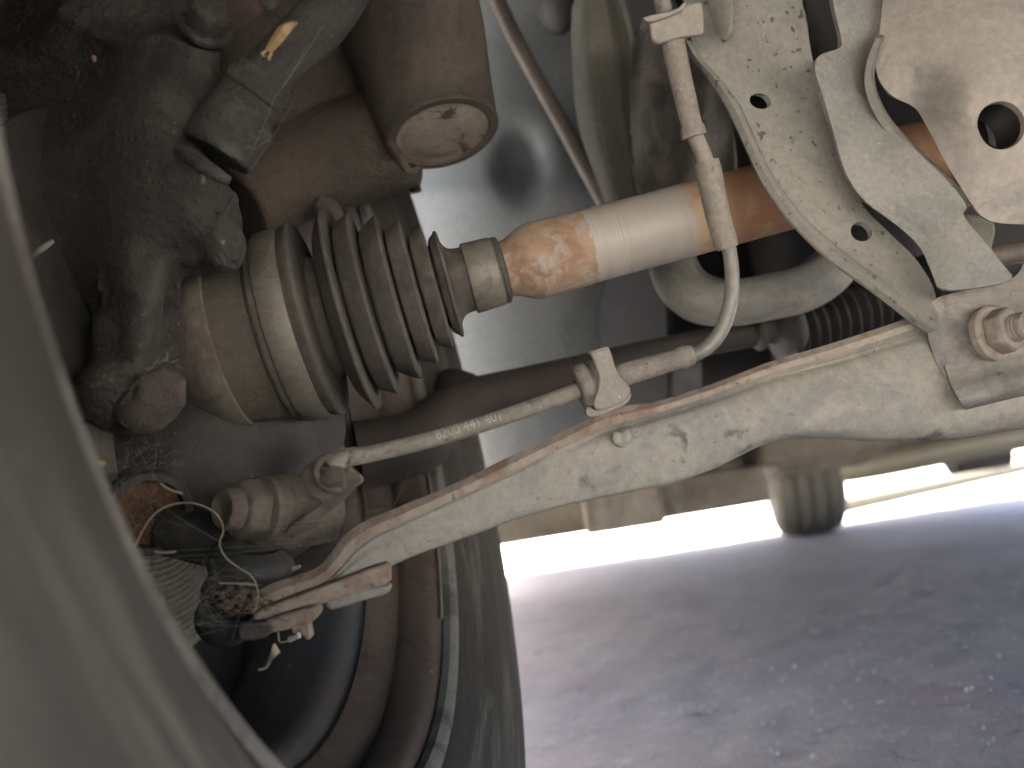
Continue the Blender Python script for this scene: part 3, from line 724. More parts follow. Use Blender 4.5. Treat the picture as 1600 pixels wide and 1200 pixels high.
g = G(); prism(g, [(455, 975), (482, 968), (484, 985), (487, 998), (478, 1001), (470, 990), (456, 992)], lambda x, y: .350, .006); obj('rivet_end', g, M['flange'], ca, bevel=.001)
# rubber bush at the inboard end
g = G(); lathe(g, P(1500, 570, .415), V(.86, -.26, -.44), smooth_prof([(-.024, .0), (-.024, .016), (-.018, .0225), (-.008, .0235), (0, .0215), (.006, .0175), (.008, .01)], 26), n=50); obj('rubber_bush', g, M['plate'], ca)
# ball joint
bj = thing('ball_joint', 'black rubber booted ball joint at the outer end of the control arm', 'ball joint', P(360, 990, .37))
bax = V(-.12, .98, .1); b0 = P(392, 868, .372)
g = G(); lathe(g, b0, bax, smooth_prof([(-.004, .012), (0, .0165), (.004, .0178), (.008, .0165), (.011, .0172), (.015, .0188), (.020, .0180), (.024, .015), (.026, .012)], 40), n=50, jit=.03); obj('rubber_boot', g, M['bellow'], bj)
g = G(); prism(g, [(318, 905), (345, 890), (385, 905), (405, 950), (400, 1000), (350, 1003), (326, 992), (316, 950)], lambda x, y: .358, .03); blob(g, P(355, 965, .372), (.0135, .012, .014)); obj('housing', g, M['shield'], bj, remesh=.0016, sm=4)
g = G(); tube(g, [P(398, 886, .392), P(380, 940, .39)], .010, n=16); obj('stud', g, M['castlow'], bj)

# ================================================================== SENSOR CABLE
sc = thing('sensor_cable', 'grey sensor cable with sleeves and faint white lettering crossing above the control arm', 'cable', P(945, 600, .39))
CP = [(516, 733, .358), (532, 719, .361), (580, 709, .369), (640, 695, .373), (700, 679, .377), (770, 657, .381), (840, 633, .384), (890, 615, .386), (925, 602, .387)]
cpts = catmull([P(*c) for c in CP], 80)
g = G(); tube(g, cpts, [mm(14.2, .373)]*10+[mm(13.2, .377)]*70, n=20); obj('cable', g, M['cable'], sc)
# lettering, wrapped on the cable
cu = bpy.data.curves.new('lettering', 'FONT'); cu.body = '8200 441 401'; cu.size = 1; cu.resolution_u = 3
to = bpy.data.objects.new('tmp_text', cu); COL.objects.link(to); dg = bpy.context.evaluated_depsgraph_get(); dg.update()
tm = bpy.data.meshes.new_from_object(to.evaluated_get(dg)); bpy.data.objects.remove(to)
bm = bmesh.new(); bm.from_mesh(tm)
bmesh.ops.triangulate(bm, faces=bm.faces); bmesh.ops.subdivide_edges(bm, edges=bm.edges, cuts=1)
xs = [v.co.x for v in bm.verts]; x0, x1 = min(xs), max(xs)
cum = [0]
for i in range(1, len(cpts)): cum.append(cum[-1]+(cpts[i]-cpts[i-1]).length)
def pxx(p): d = p-CAM; return CX+F_PX*d.dot(RIGHT)/d.dot(FWD)
pxs = [pxx(p) for p in cpts]; L0, L1 = np.interp(680, pxs, cum), np.interp(781, pxs, cum)
hgt_ = mm(17, .377); g = G(); tv = []
rc = mm(13.2, .377)
for v in bm.verts:
    L = L0+(v.co.x-x0)/(x1-x0)*(L1-L0); i = min(len(cum)-2, max(0, int(np.searchsorted(cum, L))-1)); u = (L-cum[i])/(cum[i+1]-cum[i])
    c = cpts[i].lerp(cpts[i+1], u); d = (cpts[i+1]-cpts[i]).normalized()
    tocam = (CAM-c); tocam = (tocam-d*tocam.dot(d)).normalized(); upv = tocam.cross(d).normalized()
    if upv.dot(UP) < 0: upv = -upv
    an = (v.co.y-.12)/.7*hgt_/rc
    tv.append(c+(tocam*math.cos(an)+upv*math.sin(an))*(rc+.00018))
g.add(tv, [tuple(v.index for v in f.verts) for f in bm.faces]); bm.free()
obj('lettering', g, M['white'], sc, smooth=False, label='faint white number 8200 441 401')
# sleeve right of the clip, bare hose bend, long sleeve, upper hose
g = G(); pts = catmull([P(930, 600, .387), P(985, 582, .389), P(1040, 566, .391), P(1082, 554, .392)], 26)
tube(g, pts, [mm(q, .39) for q in np.interp(range(26), [0, 14, 21, 23, 25], [20, 17.5, 16.5, 18.5, 15.5])], n=22); obj('sleeve', g, M['sleeve'], sc)
g = G(); tube(g, [P(1070, 557, .392), P(1096, 549, .392), P(1122, 524, .392), P(1138, 486, .392), P(1144, 440, .393), P(1141, 400, .394), P(1136, 375, .395)], mm(11.5, .392), n=20, samples=50); obj('hose_bend', g, M['hose'], sc)
g = G(); pts = catmull([P(1104, 252, .390), P(1112, 290, .391), P(1124, 345, .392), P(1137, 388, .393)], 24)
tube(g, pts, [mm(q, .396) for q in np.interp(range(24), [0, 2, 21, 23], [18.5, 20, 18.5, 16])], n=22); obj('sleeve', g, M['sleeve'], sc)
g = G(); tube(g, [P(1080, 200, .388), P(1098, 240, .389), P(1108, 270, .390)], mm(12.5, .4), n=18, samples=12); obj('hose_neck', g, M['cable'], sc)
g = G(); pts = catmull([P(1046, 30, .386), P(1056, 90, .386), P(1070, 150, .386), P(1085, 214, .388)], 30)
tube(g, pts, [mm(q, .403) for q in np.interp(range(30), [0, 10, 26, 27, 29], [18, 17.5, 15.5, 18.5, 19])], n=22); obj('sleeve', g, M['sleeve'], sc)
g = G(); tube(g, [P(1025, -60, .388), P(1034, 0, .387), P(1042, 34, .386)], mm(12, .41), n=18, samples=10); obj('hose_neck', g, M['cable'], sc)
# grommet left of the clip
gx = (cpts[-1]-cpts[-6]).normalized()
def lobe(c, r, s): return (s, r)
g = G(); c_ = P(921, 603, .387)
lathe(g, c_, gx, smooth_prof([(-.0055, .0045), (-.0055, .0075), (-.0045, .0098), (-.002, .0108), (.0005, .0105), (.001, .0088), (.002, .0085), (.003, .0105), (.006, .0105)], 30), n=40, jit=.05); obj('grommet', g, M['cable'], sc)
g = G(); blob(g, P(519, 734, .358), (.0034, .0034, .004)); lathe(g, P(516, 733, .359), V(.05, -.85, -.45), smooth_prof([(-.005, .0062), (-.002, .0066), (.0, .0054), (.002, .0048), (.003, .0038), (.002, .0024)], 18), n=30); obj('end_plug', g, M['castlow'], sc)

# clip that holds the cable to the arm
cc = thing('cable_clip', 'square pale clip gripping the cable on top of the control arm', 'clip', P(940, 650, .38))
zt = lambda x, y: .3745+(x-940)*.00002+(600-y)*.00003
g = G(); prism(g, [(921, 549), (949, 541), (954, 546), (964, 582), (985, 604), (986, 614), (972, 630), (934, 643), (926, 630), (938, 596), (930, 566)], zt, .0025); obj('strap', g, M['clip'], cc, bevel=.0007)
g = G(); prism(g, [(934, 643), (972, 629), (988, 612), (984, 626), (974, 634), (935, 650), (920, 652), (914, 644), (918, 634)], lambda x, y: .376, .010); obj('foot', g, M['clip'], cc, bevel=.0009)
g = G(); prism(g, [(921, 549), (949, 541), (952, 544), (924, 553)], lambda x, y: .3735, .012, it=0); obj('strap_top', g, M['clip'], cc, bevel=.0005)
g = G(); prism(g, [(912, 664), (930, 645), (975, 632), (1030, 629), (985, 648), (950, 662), (915, 684)], lambda x, y: .388, .004); obj('mounting_tab', g, M['clip'], cc, bevel=.0008)

# bracket at the outer end of the cable
kb = thing('cable_bracket', 'small brown folded bracket carrying the outer end of the cable', 'bracket', P(510, 790, .375))
zk = lambda x, y: .3625-(x-500)*.00003
g = G(); prism(g, [(466, 736), (498, 715), (533, 694), (541, 705), (546, 730), (562, 741), (569, 752), (548, 766), (522, 790), (492, 818), (452, 840), (443, 830), (482, 800), (502, 786), (497, 780), (486, 781)], zk, .003); obj('bracket_plate', g, M['boltbrown'], kb, bevel=.0009)
g = G(); tube(g, [P(560, 744, .364), P(535, 770, .366), P(500, 800, .368), P(455, 836, .372)], [.0022, .0025, .0024, .002], n=10, samples=16); obj('bracket_edge', g, M['boltbrown'], kb)
g = G(); tube(g, [P(533, 768, .3585), P(505, 756, .357), P(495, 740, .3565), P(500, 722, .357), P(514, 713, .359), P(530, 712, .362)], [.0016, .0018, .0019, .0019, .0018, .0015], n=10, samples=26)
tube(g, [P(534, 734, .358), P(538, 748, .3585), P(536, 760, .359)], .0012, n=8, samples=8); obj('clip_loop', g, M['boltbrown'], kb)

# block above, on the hose
hb = thing('hose_block', 'folded square holder gripping the hose at the top of the frame', 'hose holder', P(1056, 70, .40))
g = G(); prism(g, [(1013, 27), (1094, 0), (1098, 8), (1101, 50), (1092, 54), (1062, 57), (1020, 70)], lambda x, y: .379, .0035, it=1); obj('front_plate', g, M['clip'], hb, bevel=.0008)
g = G(); prism(g, [(1003, 26), (1056, 16), (1070, 2), (1074, 5), (1064, 18), (1020, 34), (1010, 33)], lambda x, y: .3765, .012, it=1); obj('top_lip', g, M['clip'], hb, bevel=.0007)

# ================================================================== SUBFRAME
sf = thing('subframe', 'large grey pressed steel subframe with round holes at the right', 'subframe', P(1350, 450, .45))
ZA, ZB, ZC = -.036, -.032, -.02
g = G()
relief(g, [(1078, 70), (1060, -60), (1250, -60), (1252, 0), (1263, 60), (1276, 122), (1296, 190), (1318, 262), (1346, 322), (1392, 366), (1432, 404), (1462, 452), (1470, 520), (1440, 505), (1378, 455), (1306, 405), (1252, 352), (1200, 286), (1166, 214), (1140, 158), (1104, 104)],
       [(x, y, z+ZA) for x, y, z in [(1078, 70, .440), (1250, -60, .452), (1060, -60, .452), (1150, 0, .447), (1255, 20, .445), (1225, 40, .452), (1276, 122, .449), (1240, 130, .452), (1180, 120, .442), (1140, 158, .436), (1296, 190, .449), (1240, 220, .442), (1200, 286, .432), (1346, 322, .446), (1320, 330, .440), (1262, 330, .431), (1306, 405, .428), (1392, 366, .446), (1370, 410, .434), (1432, 404, .446), (1462, 452, .442), (1420, 450, .432), (1378, 455, .424), (1440, 505, .424), (1318, 262, .447)]],
       thick=.003, holes=[ell(1188, 158, 17, 12, 12), ell(1346, 362, 17, 15, 20)], step=13)
obj('left_pressing', g, M['sub'], sf)
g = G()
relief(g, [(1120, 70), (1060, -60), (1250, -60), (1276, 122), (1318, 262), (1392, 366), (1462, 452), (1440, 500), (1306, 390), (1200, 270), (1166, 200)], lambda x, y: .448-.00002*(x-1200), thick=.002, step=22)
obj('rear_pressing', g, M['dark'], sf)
# turned edge of that pressing
oE = [(1062, 62), (1074, 84), (1100, 116), (1132, 166), (1158, 220), (1192, 292), (1244, 360), (1300, 412), (1374, 466), (1428, 508), (1448, 522)]
iE = [(1080, 64), (1094, 88), (1122, 118), (1154, 160), (1178, 212), (1212, 280), (1264, 342), (1318, 392), (1390, 442), (1444, 488), (1458, 502)]
ze = lambda x: float(np.interp(x, [1060, 1140, 1200, 1300, 1380, 1450], [.398, .393, .390, .388, .388, .390]))
mE = [((a[0]+b[0])/2, (a[1]+b[1])/2) for a, b in zip(oE, iE)]
g = G(); rails(g, [[P(x, y, ze(x)+.006) for x, y in oE], [P(x, y, ze(x)+.0012) for x, y in [((a[0]*.8+b[0]*.2), (a[1]*.8+b[1]*.2)) for a, b in zip(oE, iE)]], [P(x, y, ze(x)) for x, y in mE], [P(x, y, ze(x)+.0015) for x, y in [((a[0]*.2+b[0]*.8), (a[1]*.2+b[1]*.8)) for a, b in zip(oE, iE)]], [P(x, y, ze(x)+.010) for x, y in iE], [P(x+4, y-3, ze(x)+.045) for x, y in iE]], nu=70, sub=3, thick=.003, smooth_across=True)
obj('turned_edge', g, M['sub'], sf)
# hanging strip at the top left
g = G(); rails(g, [[P(1098, -40, .40), P(1110, 20, .40), P(1120, 55, .40)], [P(1118, -40, .395), P(1130, 15, .394), P(1128, 55, .396)], [P(1136, -40, .393), P(1142, 10, .392), P(1138, 48, .393), P(1130, 62, .396)]], nu=20, sub=4, thick=.004, smooth_across=True); obj('upper_flange', g, M['sub'], sf)
g = G()
relief(g, [(1296, -60), (1300, 0), (1317, 68), (1312, 76), (1283, 84), (1274, 94), (1273, 112), (1286, 150), (1302, 205), (1318, 266), (1346, 312), (1400, 350), (1438, 384), (1456, 426), (1468, 458), (1590, 440), (1566, 412), (1538, 376), (1502, 336), (1514, 322), (1482, 284), (1424, 230), (1380, 178), (1362, 128), (1366, 90), (1376, 40), (1380, -60)],
       [(x, y, z+ZB) for x, y, z in [(1296, -60, .44), (1380, -60, .452), (1340, -40, .441), (1310, 40, .438), (1376, 40, .450), (1345, 40, .440), (1317, 68, .438), (1274, 100, .431), (1300, 205, .428), (1330, 120, .436), (1362, 128, .444), (1335, 200, .428), (1380, 178, .436), (1318, 266, .426), (1390, 260, .424), (1424, 230, .428), (1346, 312, .426), (1400, 350, .424), (1440, 320, .419), (1482, 284, .422), (1514, 322, .424), (1438, 384, .422), (1502, 336, .417), (1468, 458, .415), (1530, 420, .412), (1590, 440, .412), (1538, 376, .414)]], thick=.003, step=13)
obj('middle_pressing', g, M['subb'], sf)
oB = [(1377, 60), (1363, 100), (1360, 130), (1378, 180), (1422, 232), (1480, 286), (1516, 322)]
g = G(); rails(g, [[P(x, y, .397) for x, y in oB], [P(x+4, y-4, .400) for x, y in oB], [P(x+7, y-6, .414) for x, y in oB]], nu=50, sub=3, thick=.0025); obj('turned_edge', g, M['sub'], sf)
g = G()
relief(g, [(1384, -60), (1376, 40), (1366, 100), (1374, 128), (1392, 150), (1428, 166), (1440, 182), (1482, 262), (1514, 312), (1530, 336), (1556, 350), (1680, 352), (1680, -60)],
       [(x, y, z+ZC) for x, y, z in [(1384, -60, .43), (1372, 100, .427), (1392, 150, .425), (1428, 166, .424), (1450, 60, .416), (1550, 20, .408), (1660, -50, .42), (1500, 90, .409), (1600, 110, .403), (1470, 140, .412), (1482, 262, .416), (1520, 200, .405), (1500, 160, .404), (1530, 336, .412), (1600, 260, .404), (1670, 180, .402), (1600, 345, .410), (1670, 340, .408)]], thick=.0035, holes=[ell(1564, 196, 38, 38, 0, 40)], step=15)
obj('right_pressing', g, M['subc'], sf)
g = G(); lathe(g, P(1564, 196, .392), V(.1, -.1, -1), [(-.02, .0112), (.002, .0118)], n=40); obj('hole_collar', g, M['dark'], sf)
# bracket in front with the big nut
g = G()
relief(g, [(1447, 492), (1452, 474), (1470, 461), (1570, 441), (1592, 428), (1604, 400), (1680, 390), (1680, 560), (1600, 575), (1486, 594), (1476, 590), (1462, 566), (1450, 530)],
       [(1447, 492, .398), (1470, 461, .400), (1592, 428, .397), (1680, 400, .388), (1500, 500, .395), (1550, 520, .391), (1640, 500, .385), (1462, 572, .396), (1492, 618, .391), (1540, 590, .388), (1600, 596, .384), (1680, 585, .380)], thick=.004, step=13)
obj('bracket_plate', g, M['brk'], sf, bevel=.001)
g = G(); rails(g, [[P(1476, 570, .3925), P(1580, 556, .386), P(1680, 540, .380)], [P(1483, 592, .3895), P(1590, 572, .383), P(1680, 560, .377)], [P(1491, 610, .3845), P(1600, 588, .378), P(1680, 574, .372)], [P(1500, 626, .3825), P(1604, 602, .376), P(1680, 589, .370)], [P(1508, 637, .387), P(1606, 613, .3805), P(1680, 599, .3745)], [P(1512, 640, .402), P(1608, 617, .3955), P(1680, 603, .3895)]], nu=30, sub=4, thick=.003, smooth_across=True); obj('rolled_edge', g, M['brk'], sf)
nx = V(.42, -.18, -.89); n0 = P(1548, 522, .3895)
g = G(); lathe(g, n0, nx, [(-.001, 0), (-.001, mm(45, .385)), (.002, mm(45, .385)), (.0032, mm(41, .385)), (.0034, 0)], n=44); obj('washer', g, M['nut'], sf)
g = G(); hexa(g, n0+nx*.003, nx, mm(37, .383), .0085, rot=.5, cham=.14); obj('nut', g, M['nut'], sf, bevel=.001)
g = G(); lathe(g, n0, nx, [(.010, mm(23, .375)), (.0125, mm(23, .375)), (.0130, mm(21, .375)), (.0138, mm(22.5, .375)), (.0146, mm(21, .375)), (.0154, mm(22, .375)), (.0175, mm(20, .37)), (.0180, mm(14, .37)), (.0222, mm(13.5, .37)), (.023, mm(11, .37)), (.023, 0)], n=32); obj('bolt_end', g, M['nut'], sf)
# box section and bar seen in the gap at the right
g = G(); prism(g, [(1495, 330), (1545, 338), (1560, 352), (1548, 405), (1520, 400)], .455, .03); obj('gusset', g, M['plate'], sf, bevel=.002)
g = G(); tube(g, [P(1510, 408, .47), P(1700, 376, .47)], mm(17, .47), n=14); obj('cross_tube', g, M['pipe'], sf)

# ================================================================== parts further back
ar = G(); tube(ar, [P(1040, 330, .60), P(1046, 400, .585), P(1058, 440, .572), P(1088, 468, .562), P(1135, 474, .556), P(1200, 464, .552), P(1258, 450, .552), P(1300, 420, .56), P(1322, 370, .58)], .0145, n=22, samples=50)
solo('anti_roll_bar', ar, M['arb'], 'pale grey bent tube curving below the rusty shaft', 'anti-roll bar')
g = G(); tube(g, [P(1068, 350, .66), P(1076, 410, .65), P(1100, 440, .64), P(1150, 452, .64), P(1230, 440, .65), P(1290, 400, .66)], .0062, n=14, samples=36)
solo('coolant_pipe', g, M['arb'], 'thin grey pipe following just behind the bent tube', 'pipe')
sr = thing('steering_rack', 'black ribbed bellows of the steering rack in the dark gap above the arm', 'steering rack', P(1300, 520, .62))
p0, p1 = P(1215, 522, .60), P(1480, 440, .62); d_ = p1-p0; L_ = d_.length
pf = [(0, .008)]
for k in range(17): pf += [(L_*(k+.25)/17, .0235), (L_*(k+.75)/17, .0175)]
g = G(); lathe(g, p0, d_, smooth_prof(pf, 170), n=40); obj('bellows', g, M['bellow'], sr, angle=70)
g = G(); lathe(g, P(1178, 520, .59), d_, smooth_prof([(-.003, 0), (-.002, .008), (.001, .013), (.004, .0125), (.005, .0095), (.010, .0105), (.016, .018), (.024, .023), (.028, .02)], 30), n=36); obj('bellows_neck', g, M['shield'], sr)
tk = thing('track_rod', 'dark brown bar running behind the cable towards the steering bellows', 'track rod', P(800, 620, .60))
g = G(); tube(g, [P(1185, 520, .59), P(1040, 548, .595), P(930, 578, .60), P(830, 605, .605), P(735, 630, .60), P(690, 655, .59), P(655, 690, .57), P(560, 712, .56)], [.0085, .0095, .0125, .015, .0165, .018, .02, .022], n=20, samples=50); obj('rod', g, M['bar'], tk)
g = G(); lathe(g, P(720, 590, .645), V(.2, -.9, 0), smooth_prof([(-.02, .017), (-.005, .017), (.003, .013), (.006, 0)], 14), n=30); obj('rod_cap', g, M['bellow'], tk)

# wheel arch liner behind the tyre
ln = thing('wheel_arch_liner', 'smooth blue grey wheel arch liner panel behind the drive shaft', 'wheel arch liner', P(820, 620, .86))
def zl(x, y):
    z = .80+.10*((x-820)/260)**2*(1 if x < 820 else .5)+.00012*(y-300)*(0 if y < 300 else 1)
    d = ((x-816)/34)**2+((y-256)/50)**2
    z += .020*math.exp(-d**1.3)
    return z
g = G(); relief(g, [(560, -80), (700, -120), (1060, -120), (1070, 500), (1060, 720), (900, 780), (760, 818), (560, 820)], zl, thick=.003, step=9, it=1)
obj('liner_panel', g, M['liner'], ln)
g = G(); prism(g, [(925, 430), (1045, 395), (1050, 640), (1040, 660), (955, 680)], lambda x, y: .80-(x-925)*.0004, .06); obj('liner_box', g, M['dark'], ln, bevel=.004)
g = G(); tube(g, [P(760, -40, .70), P(800, 50, .70), P(868, 175, .705), P(935, 300, .71), P(985, 390, .715)], .0062, n=14, samples=30); solo('brake_pipe', g, M['pipe'], 'thin straight brown pipe slanting in front of the blue grey liner', 'pipe')
bp_ = thing('body_panel', 'olive grey folded body panels between the liner and the subframe', 'body panel', P(1000, 300, .62))
g = G(); rails(g, [[P(895, -40, .66), P(893, 60, .66), P(905, 200, .66), P(945, 320, .66), P(960, 420, .66)], [P(922, -40, .63), P(922, 60, .63), P(935, 180, .63), P(962, 300, .63), P(975, 420, .63)], [P(938, -40, .635), P(955, 60, .635), P(965, 150, .635), P(985, 280, .635), P(1000, 420, .635)], [P(955, -40, .62), P(985, 70, .62), P(984, 150, .62), P(1001, 270, .62), P(1010, 420, .62)]], nu=40, sub=5, thick=.004, smooth_across=True); obj('folded_panel', g, M['plate'], bp_)
wv = lambda x, y: .57+.009*math.sin(x*.06+y*.010)+.004*noise.noise(Vector((x*.03, y*.012, 2)))*2
g = G(); relief(g, [(984, 90), (1000, 30), (1140, 40), (1150, 330), (1010, 345), (985, 220)], wv, thick=.003, step=10, it=1); obj('heat_shield', g, M['shieldplate'], bp_)
g = G(); blob(g, P(873, 0, .68), (mm(36, .68), mm(50, .68), .03)); solo('rubber_bump_stop', g, M['bellow'], 'small black rounded stop at the top edge beside the brown pipe', 'bump stop')

# ================================================================== CAR BODY round it all
cb_ = thing('car_body', 'dark car body and floor pan overhead with dusty underside', 'car body', Vector((.5, 1.8, .2)))
X_, Y_, Z_ = Vector((1, 0, 0)), Vector((0, 1, 0)), Vector((0, 0, 1))
def bx(nm, lo, hi, m, **k):
    lo, hi = Vector(lo), Vector(hi); g = G(); box(g, (lo+hi)/2, (X_, Y_, Z_), tuple(hi-lo)); return obj(nm, g, m, cb_, **k)
bx('bonnet', (-.30, -.25, .78), (1.45, 1.05, .82), M['dark'])
bx('firewall', (-.16, .98, .30), (1.45, 1.02, .78), M['dark'])
bx('far_side_panel', (1.45, -.25, .34), (1.48, 3.3, 1.1), M['dark'])
bx('cabin', (-.34, 1.05, .36), (1.45, 3.25, 1.15), M['dark'])
bx('fender', (-.36, -.25, .63), (-.34, 1.05, .82), M['dark'])
bx('bumper_corner_sun_block', (-.38, -.25, .20), (-.35, .06, .63), M['dark'])  # added out of view to keep a sun patch off the ground
bx('bumper_sky_block', (-.34, -.27, .32), (1.45, -.25, .78), M['dark'])  # added unseen behind the camera to cut the sky light from above
bx('floor_pan', (-.20, 1.02, .255), (1.45, 3.25, .265), M['under'])
bx('lower_fender_sun_block', (-.36, .86, .20), (-.34, 1.05, .63), M['dark'])  # added behind the tyre to stop sun coming through the arch
bx('engine_block', (.28, .62, .30), (1.1, .97, .77), M['dark'], bevel=.02)
bx('gearbox', (.20, .50, .42), (.6, .62, .77), M['dark'], bevel=.02)
bx('rear_cross_panel', (-.3, 3.2, .19), (.25, 3.26, .5), M['under'])
bx('spare_wheel_well', (.60, 2.15, .185), (.98, 2.5, .40), M['under'], bevel=.02)
bx('sill', (-.30, 1.05, .175), (-.20, 2.4, .36), M['under'], bevel=.01)
# ribs, cross members and chassis rails under the floor
def under(nm, a, b, w_, h_, m):
    a, b = Vector(a), Vector(b); d = (b-a).normalized(); s = d.cross(Z_).normalized(); u = s.cross(d); g = G()
    box(g, (a+b)/2, (d, s, u), ((b-a).length, w_, h_)); return obj(nm, g, m, cb_, bevel=.006)
under('chassis_rail', (.10, 1.0, .20), (.22, 3.1, .20), .09, .07, M['under'])
under('chassis_rail', (1.05, 1.0, .25), (1.05, 2.6, .25), .09, .05, M['under'])
under('cross_member', (-.2, 1.15, .19), (.30, 1.20, .19), .10, .05, M['under'])
under('cross_member', (-.2, 2.05, .185), (.44, 2.08, .185), .10, .06, M['under'])
under('floor_rib', (.35, 1.1, .235), (.40, 2.0, .235), .12, .05, M['under'])
under('floor_rib', (.58, 1.1, .25), (.6, 1.8, .25), .06, .06, M['under'])

# rear axle, far wheel, exhaust
rw = thing('rear_wheel', 'small distant blurred wheel standing on the ground beneath the car', 'wheel', ground_at(1268, 833))
rc0 = ground_at(1268, 833)+Vector((0, 0, .285)); ra = Vector((math.cos(math.radians(-11)), math.sin(math.radians(-11)), 0))
pr = smooth_prof([(-.085, .19), (-.098, .215), (-.102, .25), (-.088, .276), (-.06, .285), (-.047, .286), (-.0465, .272), (-.039, .272), (-.0385, .286), (-.02, .288), (-.0035, .288), (-.003, .273), (.004, .273), (.0045, .288), (.02, .288), (.0405, .286), (.039, .272), (.0465, .272), (.047, .286), (.06, .285), (.088, .276), (.102, .25), (.098, .215), (.085, .19)], 90)
g = G(); lathe(g, rc0, ra, pr, n=72); obj('tyre', g, mat('lightened_grey_tread', (.24, .23, .205), patch=(.18, .175, .155), pscale=9, rough=.9), rw, angle=50)  # tread colour lightened to stand in for light missing under the car
g = G(); lathe(g, rc0, ra, [(-.085, .192), (-.07, .18), (-.02, .17), (.03, .17), (.05, .12), (.05, 0)], n=48); obj('rim', g, M['pipe'], rw)
g = G(); lathe(g, rc0, ra, [(-.09, 0), (-.09, .10), (-.03, .11), (.02, .11)], n=40); obj('brake_drum', g, M['pipe'], rw)
g = G(); tube(g, [rc0+ra*-.09+Vector((0, 0, -.06)), rc0+ra*-.35+Vector((0, -.05, -.05)), rc0+ra*-1.2+Vector((0, -.1, -.03))], [.05, .045, .04], n=20)
solo('rear_axle_beam', g, M['under'], 'distant blurred axle beam reaching the far wheel from the left', 'axle beam')
g = G(); tube(g, [P(1322, 733, 2.2), P(1370, 725, 2.15), P(1520, 695, 2.1), P(1800, 640, 2.05)], .034, n=20, samples=20)
solo('exhaust_pipe', g, M['exh'], 'pale blurred exhaust pipe running to the right of the distant wheel', 'exhaust pipe')
g = G(); tube(g, [P(1482, 722, 2.6), P(1570, 704, 2.6)], [.042, .046], n=20); solo('silencer', g, M['bar'], 'dark blurred exhaust silencer at the right edge below the pale pipe', 'silencer')

# ================================================================== small litter
g = G(); rails(g, [[P(424, 84, 0.3390), P(441, 66, .3360), P(457, 46, .3350), P(466, 36, 0.3340)], [P(419, 79, 0.3380), P(430, 60, 0.3330), P(446, 38, 0.3320), P(462, 34, 0.3330)], [P(413, 81, 0.3390), P(423, 60, .3350), P(437, 40, .3360), P(455, 33, 0.3350)]], nu=16, sub=2, thick=.0004)
tube(g, [P(424, 84, 0.3390), P(420, 90, 0.3380), P(421, 92, 0.3370)], .0006, n=6); tube(g, [P(415, 80, 0.3390), P(409, 84, 0.3370), P(413, 88, 0.3370)], .0005, n=6)
solo('dry_leaf', g, M['leaf'], 'dry tan leaf curl lying on the dark rod near the top', 'leaf')
g = G(); tube(g, [P(207, 868, .33), P(220, 835, .33), P(245, 800, .332), P(275, 787, .334), P(310, 788, .336), P(340, 805, .337), P(349, 828, .338), P(343, 850, .338), P(352, 870, .338), P(375, 888, .338), P(393, 900, .338), P(402, 918, .338), P(403, 940, .339), P(396, 955, .34)], mm(.95, .336), n=7, samples=70)
solo('straw_stem', g, M['straw'], 'long thin pale stem arching in a loop over the ball joint', 'stem')
g = G(); tube(g, [P(343, 911, .335), P(372, 912, .335), P(400, 914, .335)], mm(1.43, .335), n=7, samples=10); solo('straw_stem', g, M['straw'], 'short straight pale stem lying flat on the ball joint', 'stem')
g = G(); tube(g, [P(250, 753, .34), P(258, 761, .339), P(270, 767, .339), P(285, 771, .34)], mm(1.36, .34), n=7, samples=12); solo('straw_stem', g, M['straw'], 'tiny curved pale stem caught in the cobweb above the rusty plug', 'stem')
g = G(); tube(g, [P(242, 862, .325), P(258, 864, .325), P(274, 862, .325)], mm(1.9, .325), n=7, samples=8); solo('straw_stem', g, M['straw'], 'short bright stem stuck below the rusty plug', 'stem')
g = G(); rails(g, [[P(430, 1004, .338), P(424, 1016, .336), P(418, 1030, .337), P(414, 1040, .338)], [P(438, 1019, .338), P(430, 1026, .335), P(422, 1034, .336), P(414, 1041, .338)]], nu=12, sub=2, thick=.0003)
tube(g, [P(435, 988, .34), P(437, 1003, .339), P(460, 998, .338)], .0003, n=6, samples=8); tube(g, [P(427, 1006, .338), P(424, 1022, .337), P(416, 1043, .338), P(404, 1046, .338)], .0005, n=6, samples=10)
solo('dry_leaf', g, M['straw'], 'curled dry leaf scrap dangling below the clamp plates', 'leaf')
g = G(); rails(g, [[P(140, 722, .30), P(152, 719, .30), P(165, 721, .30)], [P(141, 728, .30), P(153, 728, .299), P(165, 726, .30)]], nu=8, sub=2, thick=.0006); solo('dry_leaf', g, M['leaf'], 'tiny yellow leaf flake in the cobweb beside the tyre', 'leaf')
g = G(); tube(g, [P(452, 999, .345), P(468, 992, .344)], mm(5, .345), n=8); solo('plaster_flake', g, M['white'], 'small white flake under the clamp plates', 'flake')
g = G(); blob(g, P(316, 280, .332), (.0012, .0018, .0012)); solo('dirt_clod', g, M['debris'], 'small pale dirt clod stuck below the stepped collars', 'clod')
g = G(); blob(g, P(146, 92, .345), (.0011, .0015, .001)); solo('dirt_clod', g, M['debris'], 'pale dirt speck on the dark knuckle near the top left', 'clod')
g = G(); tube(g, [P(48, 402, .335), P(60, 392, .333), P(72, 384, .333), P(84, 376, .334)], [.0006, .0012, .0012, .0006], n=7, samples=14); solo('cocoon', g, M['web'], 'little white cocoon streak on the dark knuckle beside the tyre', 'cocoon')

